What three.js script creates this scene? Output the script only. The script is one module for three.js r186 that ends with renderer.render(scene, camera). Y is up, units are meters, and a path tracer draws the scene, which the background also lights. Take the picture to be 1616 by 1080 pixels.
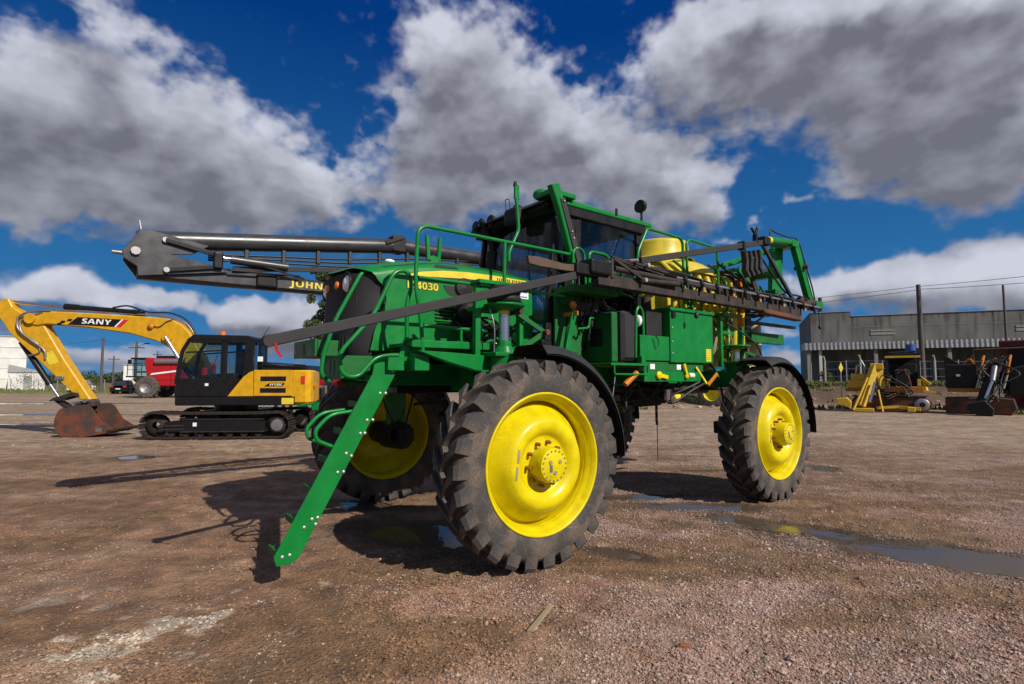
import * as THREE from 'three';
import { RoundedBoxGeometry } from 'three/addons/geometries/RoundedBoxGeometry.js';
import { mergeGeometries } from 'three/addons/utils/BufferGeometryUtils.js';
import { TextGeometry } from 'three/addons/geometries/TextGeometry.js';
import { FontLoader } from 'three/addons/loaders/FontLoader.js';

// ---------------------------------------------------------------- camera, sky, sun, exposure
const scene = new THREE.Scene();
const renderer = new THREE.WebGLRenderer({ antialias: true });
renderer.toneMapping = THREE.LinearToneMapping;
renderer.toneMappingExposure = 1.0;
renderer.shadowMap.enabled = true;
const camera = new THREE.PerspectiveCamera(65.78, 1024 / 684, 0.05, 2500);
camera.position.set(0, 1.65, 0);
camera.rotation.set(0.069, 0, 0);

const SUN = new THREE.Vector3(1.0, 1.0, 0.95).normalize();
const sun = new THREE.DirectionalLight(new THREE.Color(1.0, 0.935, 0.84), 5.0);
sun.position.copy(SUN).multiplyScalar(60).add(new THREE.Vector3(0, 0, -8));
sun.target.position.set(0, 0, -8);
sun.castShadow = true;
sun.shadow.mapSize.set(4096, 4096);
Object.assign(sun.shadow.camera, { left: -45, right: 45, top: 45, bottom: -45, near: 1, far: 160 });
scene.add(sun, sun.target);

// seeded random and noise
function rng(seed) { let s = seed >>> 0; return () => { s = (s + 0x6D2B79F5) >>> 0; let t = s; t = Math.imul(t ^ (t >>> 15), t | 1); t ^= t + Math.imul(t ^ (t >>> 7), t | 61); return ((t ^ (t >>> 14)) >>> 0) / 4294967296; }; }
const R0 = rng(7);
const rnd = (a, b) => a + (b - a) * R0();
const PERM = new Uint8Array(512); { const p = [...Array(256).keys()], r = rng(11); for (let i = 255; i > 0; i--) { const j = Math.floor(r() * (i + 1)); [p[i], p[j]] = [p[j], p[i]]; } for (let i = 0; i < 512; i++) PERM[i] = p[i & 255]; }
const fade = t => t * t * t * (t * (t * 6 - 15) + 10);
const GX = [1, -1, 1, -1, 1.41, -1.41, 0, 0], GY = [1, 1, -1, -1, 0, 0, 1.41, -1.41];
function n2(x, y, per = 256) {                                     // gradient noise, repeating every per cells, about -1..1
  const xi = Math.floor(x), yi = Math.floor(y), fx = x - xi, fy = y - yi;
  const x0 = ((xi % per) + per) % per, x1 = (x0 + 1) % per, y0 = ((yi % per) + per) % per, y1 = (y0 + 1) % per;
  const g = (a, b, dx, dy) => { const h = PERM[PERM[a & 255] + (b & 255)] & 7; return GX[h] * dx + GY[h] * dy; };
  const u = fade(fx), v = fade(fy);
  const a = g(x0, y0, fx, fy), b = g(x1, y0, fx - 1, fy), c = g(x0, y1, fx, fy - 1), d = g(x1, y1, fx - 1, fy - 1);
  return (a + (b - a) * u + (c - a) * v + (a - b - c + d) * u * v) * 1.1;
}
function fbm(x, y, o, per = 256) { let s = 0, a = 0.5; for (let i = 0; i < o; i++) { s += a * n2(x, y, per); x *= 2; y *= 2; per *= 2; a *= 0.5; } return s; }
const clamp = (x, a = 0, b = 1) => x < a ? a : x > b ? b : x;
const sstep = (a, b, x) => { const t = clamp((x - a) / (b - a)); return t * t * (3 - 2 * t); };
const lerp = (a, b, t) => a + (b - a) * t;

// the sky: deep blue air with broken cumulus, as directions (azimuth, elevation in degrees)
{
  const W = 4096, H = 2048, data = new Float32Array(W * H * 4);
  const clouds = [[-42.7,19.8,6.9,6.1,1.00],[-35.5,20.2,8.8,5.7,1.00],[-26.6,19.7,8.5,4.8,1.00],[-20.6,18.1,4.4,2.5,1.00],[-39.7,15.1,7.7,2.5,1.00],[-31.8,15.9,7.3,2.2,0.90],[-44.8,15.9,4.1,4.2,1.00],[-37.2,28.1,3.0,3.2,0.55],[-30.7,26.5,2.8,3.0,0.35],[-39.6,29.6,2.2,1.7,0.40],[-4.8,28.9,7.8,6.0,1.00],[2.5,24.9,9.8,5.5,1.00],[13.3,21.0,7.4,4.9,1.00],[19.0,18.4,3.9,3.6,1.00],[-3.4,22.5,9.0,4.9,1.00],[-10.3,20.3,4.8,3.1,0.80],[-6.3,33.7,5.3,2.6,0.55],[-8.2,17.9,3.9,2.6,0.70],[21.5,30.4,6.8,4.2,1.00],[30.5,28.1,8.4,5.4,1.00],[38.6,24.9,7.9,6.1,1.00],[42.9,19.8,4.7,5.1,1.00],[37.0,18.8,4.7,3.1,1.00],[42.3,16.5,4.1,2.9,1.00],[27.5,32.3,8.8,2.8,0.90],[41.0,29.5,7.2,3.4,1.00],[37.9,8.6,7.3,2.3,1.00],[43.4,8.1,4.4,2.4,1.00],[32.8,8.5,4.4,1.8,1.00],[39.8,6.0,4.9,0.6,0.60],[-41.3,7.2,5.1,1.7,1.00],[-36.3,7.0,4.9,1.3,1.00],[-32.5,6.6,2.9,0.8,0.80],[-24.5,6.1,4.8,2.2,1.00],[-26.2,6.3,3.0,1.2,0.90],[-21.5,5.3,4.7,2.6,0.90],[-25.0,3.3,6.2,1.2,0.80],[-39.5,2.0,8.2,0.7,0.70],[-33.3,3.0,5.8,0.8,0.60],[-31.3,1.0,13.0,0.7,0.70],[-42.7,3.9,3.3,0.6,0.50],[29.2,17.0,1.3,0.9,0.50],[25.3,15.5,0.9,1.2,0.45],[22.6,13.7,2.3,0.7,0.40],[26.8,2.0,3.3,1.1,0.80],[27.4,4.6,2.7,0.9,0.60],[-43.8,11.9,1.2,0.9,0.60],[-15.3,2.5,5.7,1.3,0.70]];
  const mass = (az, el) => {                                       // how deep inside a cloud, before its edges fray
    let m = 0;
    for (const [a, e, ra, re, w] of clouds) {
      const dx = (az - a) * Math.cos(el * Math.PI / 180) / ra, dy = (el - e) / re, q = dx * dx + dy * dy;
      if (q < 2.2) { const k = w * Math.exp(-q * 1.1); m = m + k - m * k * 0.75; }
    }
    return m;
  };
  const stand = (x, y, z) => {                                     // the same broken cover for the rest of the sky
    const s = 1 / (Math.max(y, 0.02) + 0.18);
    return 0.5 + 0.95 * fbm(x * s * 1.7 + 40, z * s * 1.7 + 9, 3);
  };
  for (let j = 0; j < H; j++) {
    const el = ((j + 0.5) / H - 0.5) * Math.PI, ed = el * 180 / Math.PI, y = Math.sin(el), c = Math.cos(el);
    for (let i = 0; i < W; i++) {
      const phi = ((i + 0.5) / W - 0.5) * 2 * Math.PI, x = c * Math.cos(phi), z = c * Math.sin(phi), o = (j * W + i) * 4;
      let r, g, b;
      if (ed < 0) { r = 0.16; g = 0.13; b = 0.11; }
      else {
        const t = Math.pow(clamp(ed / 34), 0.62);
        r = lerp(0.075, 0.0012, Math.pow(t, 0.55)); g = lerp(0.25, 0.040, t); b = lerp(0.53, 0.205, t);
        const azd = Math.atan2(x, -z) * 180 / Math.PI;
        const front = 1 - sstep(47, 62, Math.abs(azd)), low = 1 - sstep(34, 44, ed);
        const k = front * low;
        // frayed edges: warp, then erode
        const px = azd * 0.11, py = ed * 0.13, fine = 0.6 + 0.4 * sstep(0, 12, ed);
        const wx = fbm(px * 2.3 + 5.1, py * 2.6 / fine + 3.3, 4) * 3.4, wy = fbm(px * 2.3 + 25.7, py * 2.6 / fine + 13.9, 4) * 2.0 * fine;
        let m = k > 0.01 ? mass(azd + wx, ed + wy) : 0;
        const far = k < 0.99 ? clamp(stand(x, y, z)) : 0;
        const d = lerp(far, m, k);
        const er = fbm(px * 3.6 + 7, py * 4.4 / fine + 2, 6), puff = fbm(px * 1.6 + 3, py * 2.2 / fine + 31, 4);
        const dens = d + er * 0.38;
        let a = Math.pow(sstep(0.20, 0.74, dens), 0.9) * 0.98;
        a = Math.max(a, 0.16 * sstep(0.16, 0.5, d + er * 0.5));
        // sunlit rims and upper sides, grey where thick and below
        const up = k > 0.01 ? mass(azd + wx * 0.8 + 1.2, ed + wy * 0.8 + 3.4 * fine) : clamp(far * 1.15);
        let lit = lerp(1.04, 0.40, sstep(0.10, 1.0, up * 1.02)) + 0.42 * puff + 0.10 * er;
        lit = clamp(lit, 0.30, 1.15) * lerp(0.72, 1, sstep(0, 9, ed));
        const cr = lit * 0.545, cg = lit * 0.56, cb = lit * 0.63 + 0.02;
        r = lerp(r, cr, a); g = lerp(g, cg, a); b = lerp(b, cb, a);
      }
      data[o] = r; data[o + 1] = g; data[o + 2] = b; data[o + 3] = 1;
    }
  }
  const sky = new THREE.DataTexture(data, W, H, THREE.RGBAFormat, THREE.FloatType);
  sky.mapping = THREE.EquirectangularReflectionMapping;
  sky.magFilter = THREE.LinearFilter; sky.minFilter = THREE.LinearFilter; sky.needsUpdate = true;
  scene.background = sky; scene.environment = sky;
}

// ---------------------------------------------------------------- helpers: textures, materials, geometry
function tex(size, fn, srgb) {
  const d = new Uint8Array(size * size * 4);
  for (let j = 0; j < size; j++) for (let i = 0; i < size; i++) {
    const c = fn(i / size, j / size), o = (j * size + i) * 4;
    if (typeof c === 'number') { d[o] = d[o + 1] = d[o + 2] = clamp(c) * 255; } else { d[o] = clamp(c[0]) * 255; d[o + 1] = clamp(c[1]) * 255; d[o + 2] = clamp(c[2]) * 255; }
    d[o + 3] = 255;
  }
  const t = new THREE.DataTexture(d, size, size); t.wrapS = t.wrapT = THREE.RepeatWrapping; t.magFilter = THREE.LinearFilter; t.minFilter = THREE.LinearMipmapLinearFilter; t.generateMipmaps = true;
  if (srgb) t.colorSpace = THREE.SRGBColorSpace; t.needsUpdate = true; return t;
}
const rep = (t, k) => { const c = t.clone(); c.repeat.set(k, k); c.needsUpdate = true; return c; };
const TX = {
  soft: tex(256, (u, v) => 0.5 + 0.5 * fbm(u * 8, v * 8, 2, 8)),
  grain: tex(512, (u, v) => 0.5 + 0.5 * fbm(u * 24, v * 24, 5, 24)),
  dust: tex(512, (u, v) => { const a = fbm(u * 6, v * 6, 6, 6), s = fbm(u * 60 + 3, v * 60, 3, 60); const k = clamp(0.95 + 0.12 * a - 0.07 * sstep(0.15, 0.5, s)); return [k, k * 0.993, k * 0.98]; }, true),
  rough: tex(512, (u, v) => [0, clamp(0.80 + 0.45 * fbm(u * 7, v * 7, 5, 7)), 0]),
  rust: tex(512, (u, v) => { const a = sstep(-0.42, 0.38, fbm(u * 3, v * 3, 5, 3)), b = 0.85 + 0.35 * fbm(u * 30, v * 30, 4, 30); return [lerp(0.30, 0.52, a) * b, lerp(0.26, 0.29, a) * b, lerp(0.25, 0.20, a) * b]; }, true),
  grime: tex(512, (u, v) => { const a = sstep(-0.1, 0.35, fbm(u * 7, v * 7, 6, 7)), b = 0.82 + 0.4 * fbm(u * 40, v * 40, 3, 40); return [lerp(0.23, 0.34, a) * b, lerp(0.21, 0.28, a) * b, lerp(0.21, 0.24, a) * b]; }, true),
};
const scratch = (() => {                                           // scuffed, dusty rubber
  const r = rng(5), S = 1024, L = new Float32Array(S * S);
  for (let n = 0; n < 420; n++) {
    let x = r() * S, y = r() * S, a = r() * 6.28; const len = 20 + r() * 150, w = (r() - 0.5) * 0.02, s = 0.1 + 0.3 * r() * r();
    for (let k = 0; k < len; k++) { x += Math.cos(a); y += Math.sin(a); a += w; const i = ((x | 0) % S + S) % S, j = ((y | 0) % S + S) % S; for (let b = 0; b < 4; b++) { const o = ((j + (b >> 1)) % S) * S + (i + (b & 1)) % S; L[o] = Math.max(L[o], s); } }
  }
  return tex(S, (u, v) => {
    const a = sstep(-0.25, 0.3, fbm(u * 5, v * 5, 6, 5)), f = 0.95 + 0.22 * fbm(u * 60, v * 60, 3, 60), k = L[Math.floor(v * S) * S + Math.floor(u * S)] * 0.6;
    return [(lerp(0.255, 0.385, a) + k) * f, (lerp(0.245, 0.335, a) + k) * f, (lerp(0.24, 0.295, a) + k * 0.95) * f];
  }, true);
})();
const col = (r, g, b) => new THREE.Color().setRGB(r, g, b);
function mat(o) { return new THREE.MeshPhysicalMaterial({ side: THREE.DoubleSide, ...o }); }
function paint(c, rough = 0.42, coat = 0.5, extra = {}) { coat *= 0.5; return mat({ color: c, specularIntensity: 0.5, roughness: rough, map: TX.dust, roughnessMap: TX.rough, bumpMap: rep(TX.soft, 0.6), bumpScale: 0.0012, clearcoat: coat, clearcoatRoughness: 0.22, ...extra }); }
const M = {
  green: paint(col(0.0022, 0.200, 0.034), 0.5, 0.55),
  greenDull: paint(col(0.012, 0.135, 0.030), 0.75, 0.1),
  yellow: paint(col(0.73, 0.605, 0.003), 0.46, 0.4),
  tank: paint(col(0.64, 0.52, 0.045), 0.55, 0.1),
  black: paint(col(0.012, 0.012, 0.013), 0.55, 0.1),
  plastic: mat({ color: col(0.020, 0.020, 0.022), specularIntensity: 0.6, roughness: 0.62, map: TX.dust, bumpMap: TX.grain, bumpScale: 0.0012 }),
  fender: mat({ color: col(0.030, 0.030, 0.033), specularIntensity: 0.6, roughness: 0.6, map: TX.dust, bumpMap: TX.grain, bumpScale: 0.0015 }),
  matteBlack: mat({ color: col(0.007, 0.007, 0.008), roughness: 0.85, map: TX.dust }),
  hose: mat({ color: col(0.016, 0.016, 0.017), roughness: 0.5 }),
  tyre: mat({ color: col(1, 1, 1), roughness: 0.86, map: scratch, bumpMap: TX.grain, bumpScale: 0.002 }),
  boom: mat({ color: col(0.055, 0.055, 0.062), roughness: 0.42, metalness: 0.25, map: TX.dust, roughnessMap: TX.rough, clearcoat: 0.25, clearcoatRoughness: 0.35 }),
  strip: mat({ color: col(0.036, 0.035, 0.039), specularIntensity: 0.6, roughness: 0.7, map: TX.dust, bumpMap: TX.grain, bumpScale: 0.001 }),
  grime: mat({ color: col(0.62, 0.58, 0.56), roughness: 0.8, map: TX.grime, bumpMap: TX.grain, bumpScale: 0.003 }),
  rust: mat({ color: col(0.85, 0.8, 0.8), roughness: 0.85, map: TX.rust, bumpMap: TX.grain, bumpScale: 0.003 }),
  chrome: mat({ color: col(0.62, 0.62, 0.64), roughness: 0.22, metalness: 1 }),
  steel: mat({ color: col(0.36, 0.36, 0.38), roughness: 0.45, metalness: 0.8, map: TX.dust }),
  bolt: mat({ color: col(0.55, 0.53, 0.48), roughness: 0.45, metalness: 0.7 }),
  copperBolt: mat({ color: col(0.30, 0.115, 0.05), roughness: 0.6, metalness: 0.4 }),
  glass: mat({ color: col(0.34, 0.43, 0.46), roughness: 0.03, transmission: 1, thickness: 0, ior: 1.5 }),
  lens: mat({ color: col(0.8, 0.82, 0.82), roughness: 0.08, metalness: 0.9 }),
  lensClear: mat({ color: col(0.9, 0.92, 0.92), roughness: 0.1, clearcoat: 1 }),
  amber: mat({ color: col(0.80, 0.16, 0.006), roughness: 0.25, clearcoat: 0.8 }),
  orange: paint(col(0.62, 0.20, 0.01), 0.5, 0.3),
  red: paint(col(0.42, 0.012, 0.016), 0.45, 0.45),
  white: paint(col(0.74, 0.74, 0.72), 0.6, 0.1),
  cream: mat({ color: col(0.62, 0.57, 0.42), roughness: 0.45, map: TX.dust }),
  beige: mat({ color: col(0.34, 0.27, 0.17), roughness: 0.7, map: TX.dust }),
  blue: mat({ color: col(0.03, 0.08, 0.35), roughness: 0.5 }),
  decalDark: mat({ color: col(0.014, 0.016, 0.014), roughness: 0.5 }),
  decalYellow: mat({ color: col(0.80, 0.63, 0.045), roughness: 0.42, map: TX.dust }),
  decalWhite: mat({ color: col(0.78, 0.80, 0.80), roughness: 0.45 }),
  wood: mat({ color: col(0.105, 0.068, 0.050), roughness: 0.9, map: TX.dust, bumpMap: rep(TX.grain, 3), bumpScale: 0.003 }),
};
function prep(g) {                                                 // unindexed, smooth normals kept, texture coordinates in metres by facing
  g = g.index ? g.toNonIndexed() : g;
  const p = g.attributes.position, n = g.attributes.normal, uv = new Float32Array(p.count * 2);
  for (let t = 0; t < p.count; t += 3) {
    const nx = Math.abs(n.getX(t) + n.getX(t + 1) + n.getX(t + 2)), ny = Math.abs(n.getY(t) + n.getY(t + 1) + n.getY(t + 2)), nz = Math.abs(n.getZ(t) + n.getZ(t + 1) + n.getZ(t + 2));
    for (let k = t; k < t + 3; k++) {
      const x = p.getX(k), y = p.getY(k), z = p.getZ(k);
      if (nz >= nx && nz >= ny) { uv[k * 2] = x; uv[k * 2 + 1] = y; } else if (nx >= ny) { uv[k * 2] = z; uv[k * 2 + 1] = y; } else { uv[k * 2] = x; uv[k * 2 + 1] = z; }
    }
  }
  const o = new THREE.BufferGeometry();
  o.setAttribute('position', p); o.setAttribute('normal', n); o.setAttribute('uv', new THREE.BufferAttribute(uv, 2));
  return o;
}
function geo(list) { list = list.flat(9).map(prep); return list.length > 1 ? mergeGeometries(list) : list[0]; }
function mesh(name, m, list) { const o = new THREE.Mesh(list.isBufferGeometry && list.attributes.uv && !list.index && list.userData.ready ? list : geo([list]), m); o.name = name; o.castShadow = o.receiveShadow = true; return o; }
function part(parent, name, m, ...list) { const o = mesh(name, m, list.length === 1 && list[0].isBufferGeometry && list[0].userData.ready ? list[0] : list); parent.add(o); return o; }
function ready(...list) { const g = geo(list); g.userData.ready = true; return g; }
function sub(parent, name) { const g = new THREE.Group(); g.name = name; parent.add(g); return g; }
const counts = {};
function numbered(n) { const k = counts[n] = (counts[n] ?? -1) + 1; return k ? `${n}_${String(k).padStart(3, '0')}` : n; }
function thing(name, label, category, pos = [0, 0, 0], turn = 0, group) { const g = new THREE.Group(); g.name = numbered(name); g.position.set(...pos); g.rotation.y = turn; g.userData = { label, category }; if (group) g.userData.group = group; scene.add(g); return g; }
function single(name, label, category, m, list, group) { const o = mesh(name, m, list); o.name = numbered(name); o.userData = { label, category }; if (group) o.userData.group = group; scene.add(o); return o; }
function structure(o, name) { o.name = name; o.userData = { kind: 'structure' }; o.receiveShadow = o.castShadow = true; scene.add(o); return o; }
const V = (x, y, z) => new THREE.Vector3(x, y, z), vv = a => a.isVector3 ? a.clone() : V(...a);
function B(x0, x1, y0, y1, z0, z1, r = 0.008) { const w = Math.abs(x1 - x0), h = Math.abs(y1 - y0), d = Math.abs(z1 - z0); r = Math.min(r, w * 0.45, h * 0.45, d * 0.45); return new RoundedBoxGeometry(w, h, d, 1, r).translate((x0 + x1) / 2, (y0 + y1) / 2, (z0 + z1) / 2); }
function frameTo(a, b, up = V(0, 1, 0)) { const x = b.clone().sub(a).normalize(); let z = x.clone().cross(up); if (z.lengthSq() < 1e-6) z = x.clone().cross(V(0, 0, 1)); z.normalize(); const y = z.clone().cross(x); return new THREE.Matrix4().makeBasis(x, y, z).setPosition(a.clone().add(b).multiplyScalar(0.5)); }
function bar(a, b, h, d, r = 0.006, up) { a = vv(a); b = vv(b); return new RoundedBoxGeometry(a.distanceTo(b), h, d, 1, Math.min(r, h * 0.45, d * 0.45)).applyMatrix4(frameTo(a, b, up)); }
function cyl(a, b, r1, r2 = r1, seg = 20, open = false) { a = vv(a); b = vv(b); const L = a.distanceTo(b), q = new THREE.Quaternion().setFromUnitVectors(V(0, 1, 0), b.clone().sub(a).normalize()); return new THREE.CylinderGeometry(r2, r1, L, seg, 1, open).applyQuaternion(q).translate((a.x + b.x) / 2, (a.y + b.y) / 2, (a.z + b.z) / 2); }
function tube(pts, r, fil = 0.06, seg = 10) {                      // bent pipe: straight runs with rounded corners, closed ends
  pts = pts.map(vv); const path = new THREE.CurvePath(); let from = pts[0];
  for (let i = 1; i < pts.length - 1; i++) {
    const a = pts[i - 1], p = pts[i], b = pts[i + 1], f = Math.min(fil, a.distanceTo(p) * 0.48, p.distanceTo(b) * 0.48);
    const q0 = p.clone().add(a.clone().sub(p).setLength(f)), q1 = p.clone().add(b.clone().sub(p).setLength(f));
    if (from.distanceTo(q0) > 1e-5) path.add(new THREE.LineCurve3(from, q0)); path.add(new THREE.QuadraticBezierCurve3(q0, p, q1)); from = q1;
  }
  path.add(new THREE.LineCurve3(from, pts[pts.length - 1]));
  // sample every run by its own need
  const P = []; path.curves.forEach((c, i) => { const k = c.isLineCurve3 ? 1 : 6; for (let s = 0; s < k; s++) P.push(c.getPoint(s / k)); }); P.push(pts[pts.length - 1].clone());
  const cr = { getPoint: t => 0 }; return sweep(P, r, seg);
}
function sweep(P, r, seg = 10) {
  const n = P.length, T = P.map((p, i) => P[Math.min(i + 1, n - 1)].clone().sub(P[Math.max(i - 1, 0)]).normalize());
  let N = Math.abs(T[0].y) < 0.9 ? V(0, 1, 0) : V(1, 0, 0); N = N.sub(T[0].clone().multiplyScalar(N.dot(T[0]))).normalize();
  const pos = [], nor = [], idx = [];
  for (let i = 0; i < n; i++) {
    if (i) N = N.sub(T[i].clone().multiplyScalar(N.dot(T[i]))).normalize();
    const Bn = T[i].clone().cross(N), rr = typeof r === 'function' ? r(i / (n - 1)) : r;
    for (let k = 0; k <= seg; k++) { const a = k / seg * 2 * Math.PI, d = N.clone().multiplyScalar(Math.cos(a)).addScaledVector(Bn, Math.sin(a)); nor.push(d.x, d.y, d.z); pos.push(P[i].x + d.x * rr, P[i].y + d.y * rr, P[i].z + d.z * rr); }
  }
  for (let i = 0; i < n - 1; i++) for (let k = 0; k < seg; k++) { const a = i * (seg + 1) + k, b = a + seg + 1; idx.push(a, a + 1, b, b, a + 1, b + 1); }
  for (const [i, s] of [[0, -1], [n - 1, 1]]) { const c = pos.length / 3; pos.push(P[i].x, P[i].y, P[i].z); nor.push(T[i].x * s, T[i].y * s, T[i].z * s); for (let k = 0; k <= seg; k++) { const o = (i * (seg + 1) + k) * 3; pos.push(pos[o], pos[o + 1], pos[o + 2]); nor.push(T[i].x * s, T[i].y * s, T[i].z * s); } for (let k = 0; k < seg; k++) s > 0 ? idx.push(c, c + 1 + k, c + 2 + k) : idx.push(c, c + 2 + k, c + 1 + k); }
  const g = new THREE.BufferGeometry(); g.setAttribute('position', new THREE.Float32BufferAttribute(pos, 3)); g.setAttribute('normal', new THREE.Float32BufferAttribute(nor, 3)); g.setIndex(idx); return g;
}
const curve = (pts, n = 24) => new THREE.CatmullRomCurve3(pts.map(vv)).getPoints(n);
const hose = (pts, r, n = 24, seg = 7) => sweep(curve(pts, n), r, seg);
function lathe(prof, axis, at = [0, 0, 0], seg = 40) {             // profile of [radius, along]
  const g = new THREE.LatheGeometry(prof.map(p => new THREE.Vector2(p[0], p[1])), seg);
  if (axis === 'z') g.rotateX(Math.PI / 2); if (axis === 'x') g.rotateZ(-Math.PI / 2); return g.translate(...at);
}
function plate(pts, from, to, axis = 'z', bev = 0.005) {           // polygon in (x, y) for axis z, (z, y) for axis x, (x, z) for axis y
  const s = new THREE.Shape(pts.map(p => new THREE.Vector2(p[0], p[1]))), d = Math.max(to - from - 2 * bev, 0.0005);
  const g = new THREE.ExtrudeGeometry(s, { depth: d, bevelEnabled: bev > 0, bevelThickness: bev, bevelSize: bev, bevelOffset: -bev, bevelSegments: 1, curveSegments: 8 }).translate(0, 0, from + bev);
  if (axis === 'x') g.applyMatrix4(new THREE.Matrix4().set(0, 0, 1, 0, 0, 1, 0, 0, 1, 0, 0, 0, 0, 0, 0, 1));
  if (axis === 'y') g.applyMatrix4(new THREE.Matrix4().set(1, 0, 0, 0, 0, 0, 1, 0, 0, 1, 0, 0, 0, 0, 0, 1));
  return axis === 'z' ? g : flip(g);
}
function flip(g) { g = g.index ? g.toNonIndexed() : g; const p = g.attributes.position.array, n = g.attributes.normal.array; for (let t = 0; t < p.length; t += 9) for (let k = 0; k < 3; k++) { [p[t + 3 + k], p[t + 6 + k]] = [p[t + 6 + k], p[t + 3 + k]]; [n[t + 3 + k], n[t + 6 + k]] = [n[t + 6 + k], n[t + 3 + k]]; } return g; }
function sheet(nu, nv, f) {                                        // grid surface f(u, v) -> [x, y, z]
  const pos = [], idx = []; for (let j = 0; j <= nv; j++) for (let i = 0; i <= nu; i++) pos.push(...f(i / nu, j / nv));
  for (let j = 0; j < nv; j++) for (let i = 0; i < nu; i++) { const a = j * (nu + 1) + i, b = a + nu + 1; idx.push(a, a + 1, b, b, a + 1, b + 1); }
  const g = new THREE.BufferGeometry(); g.setAttribute('position', new THREE.Float32BufferAttribute(pos, 3)); g.setIndex(idx); g.computeVertexNormals(); return g;
}
const ip = (tab, x) => { if (x <= tab[0][0]) return tab[0][1]; for (let i = 1; i < tab.length; i++) if (x <= tab[i][0]) { const t = (x - tab[i - 1][0]) / (tab[i][0] - tab[i - 1][0]); return lerp(tab[i - 1][1], tab[i][1], t * t * (3 - 2 * t) * 0.5 + t * 0.5); } return tab[tab.length - 1][1]; };
const font = await new FontLoader().loadAsync('fonts/droid/droid_sans_bold.typeface.json');
function text(str, size, width, depth = 0.003) {                   // letters in the x-y plane, from x 0 to width
  const g = new TextGeometry(str, { font, size, depth, curveSegments: 4 }); g.computeBoundingBox(); const b = g.boundingBox;
  g.translate(-b.min.x, -b.min.y, 0); g.scale(width / (b.max.x - b.min.x), size / (b.max.y - b.min.y), 1); return g;
}

// ---------------------------------------------------------------- the yard: mud, gravel, puddles, bank
const PUDDLES = [ // x, z, half length, half width, turn, depth
  [4.55, -4.75, 1.75, 0.40, 0.50, 0.05], [3.1, -5.95, 0.95, 0.20, 0.62, 0.03], [2.35, -6.95, 0.8, 0.18, 0.12, 0.03], [5.55, -9.9, 0.46, 0.26, 0.1, 0.04],
  [1.75, -7.5, 0.62, 0.16, -0.1, 0.03], [1.2, -8.3, 0.5, 0.2, 0.2, 0.03], [-0.98, -5.75, 0.95, 0.40, 0.35, 0.04], [-2.1, -7.05, 0.55, 0.20, 0.3, 0.03],
  [-7.9, -11.3, 0.5, 0.28, 0, 0.03], [-33, -35.3, 7, 0.9, 0, 0.05], [-24, -24.4, 5, 0.5, 0, 0.05], [-19.6, -19.4, 3.2, 0.24, 0.02, 0.04], [-13, -24.2, 3.5, 0.35, 0, 0.04], [1.0, -5.15, 0.30, 0.10, 0.5, 0.02], [3.4, -9.6, 0.4, 0.1, 0, 0.02],
];
const pq = (p, x, z) => { const c = Math.cos(p[4]), s = Math.sin(p[4]), dx = x - p[0], dz = z - p[1], u = (dx * c + dz * s) / p[2], v = (-dx * s + dz * c) / p[3]; return Math.sqrt(u * u + v * v) * (1 + 0.35 * n2(x * 2.1 + p[0], z * 2.1)) + 0.12 * n2(x * 7, z * 7 + p[1]); };
const bankAt = (x, z) => sstep(1, 14, x + 2.2 * n2(z * 0.2, 3)) * sstep(-29.5, -38, z + 1.6 * n2(x * 0.16, 7) + 0.5 * n2(x * 0.6, z * 0.6));
const wetAt = (x, z) => sstep(0.02, 0.34, fbm(x * 0.5 + 31, z * 0.9 + 3, 4) + 0.10 + 0.16 * Math.exp(-(((x - 3.0) * 0.5 + (z + 6.0) * 0.86) ** 2) / 0.5) * sstep(0.5, 1.6, x));
const gravelAt = (x, z) => (1 - 0.72 * wetAt(x, z)) * gravelBase(x, z);
const gravelBase = (x, z) => { const n = 0.8 * fbm(x * 0.55 + 3, z * 0.8 + 8, 4); return clamp(sstep(-0.7, 1.5, x + n * 1.8 + (z + 3.6) * 0.22) * (0.55 + n) * 1.4) * (1 - 0.5 * sstep(-11, -22, z)) + 0.25 * sstep(0.05, 0.35, n) * (x < 0 ? 0.5 : 1); };
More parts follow.
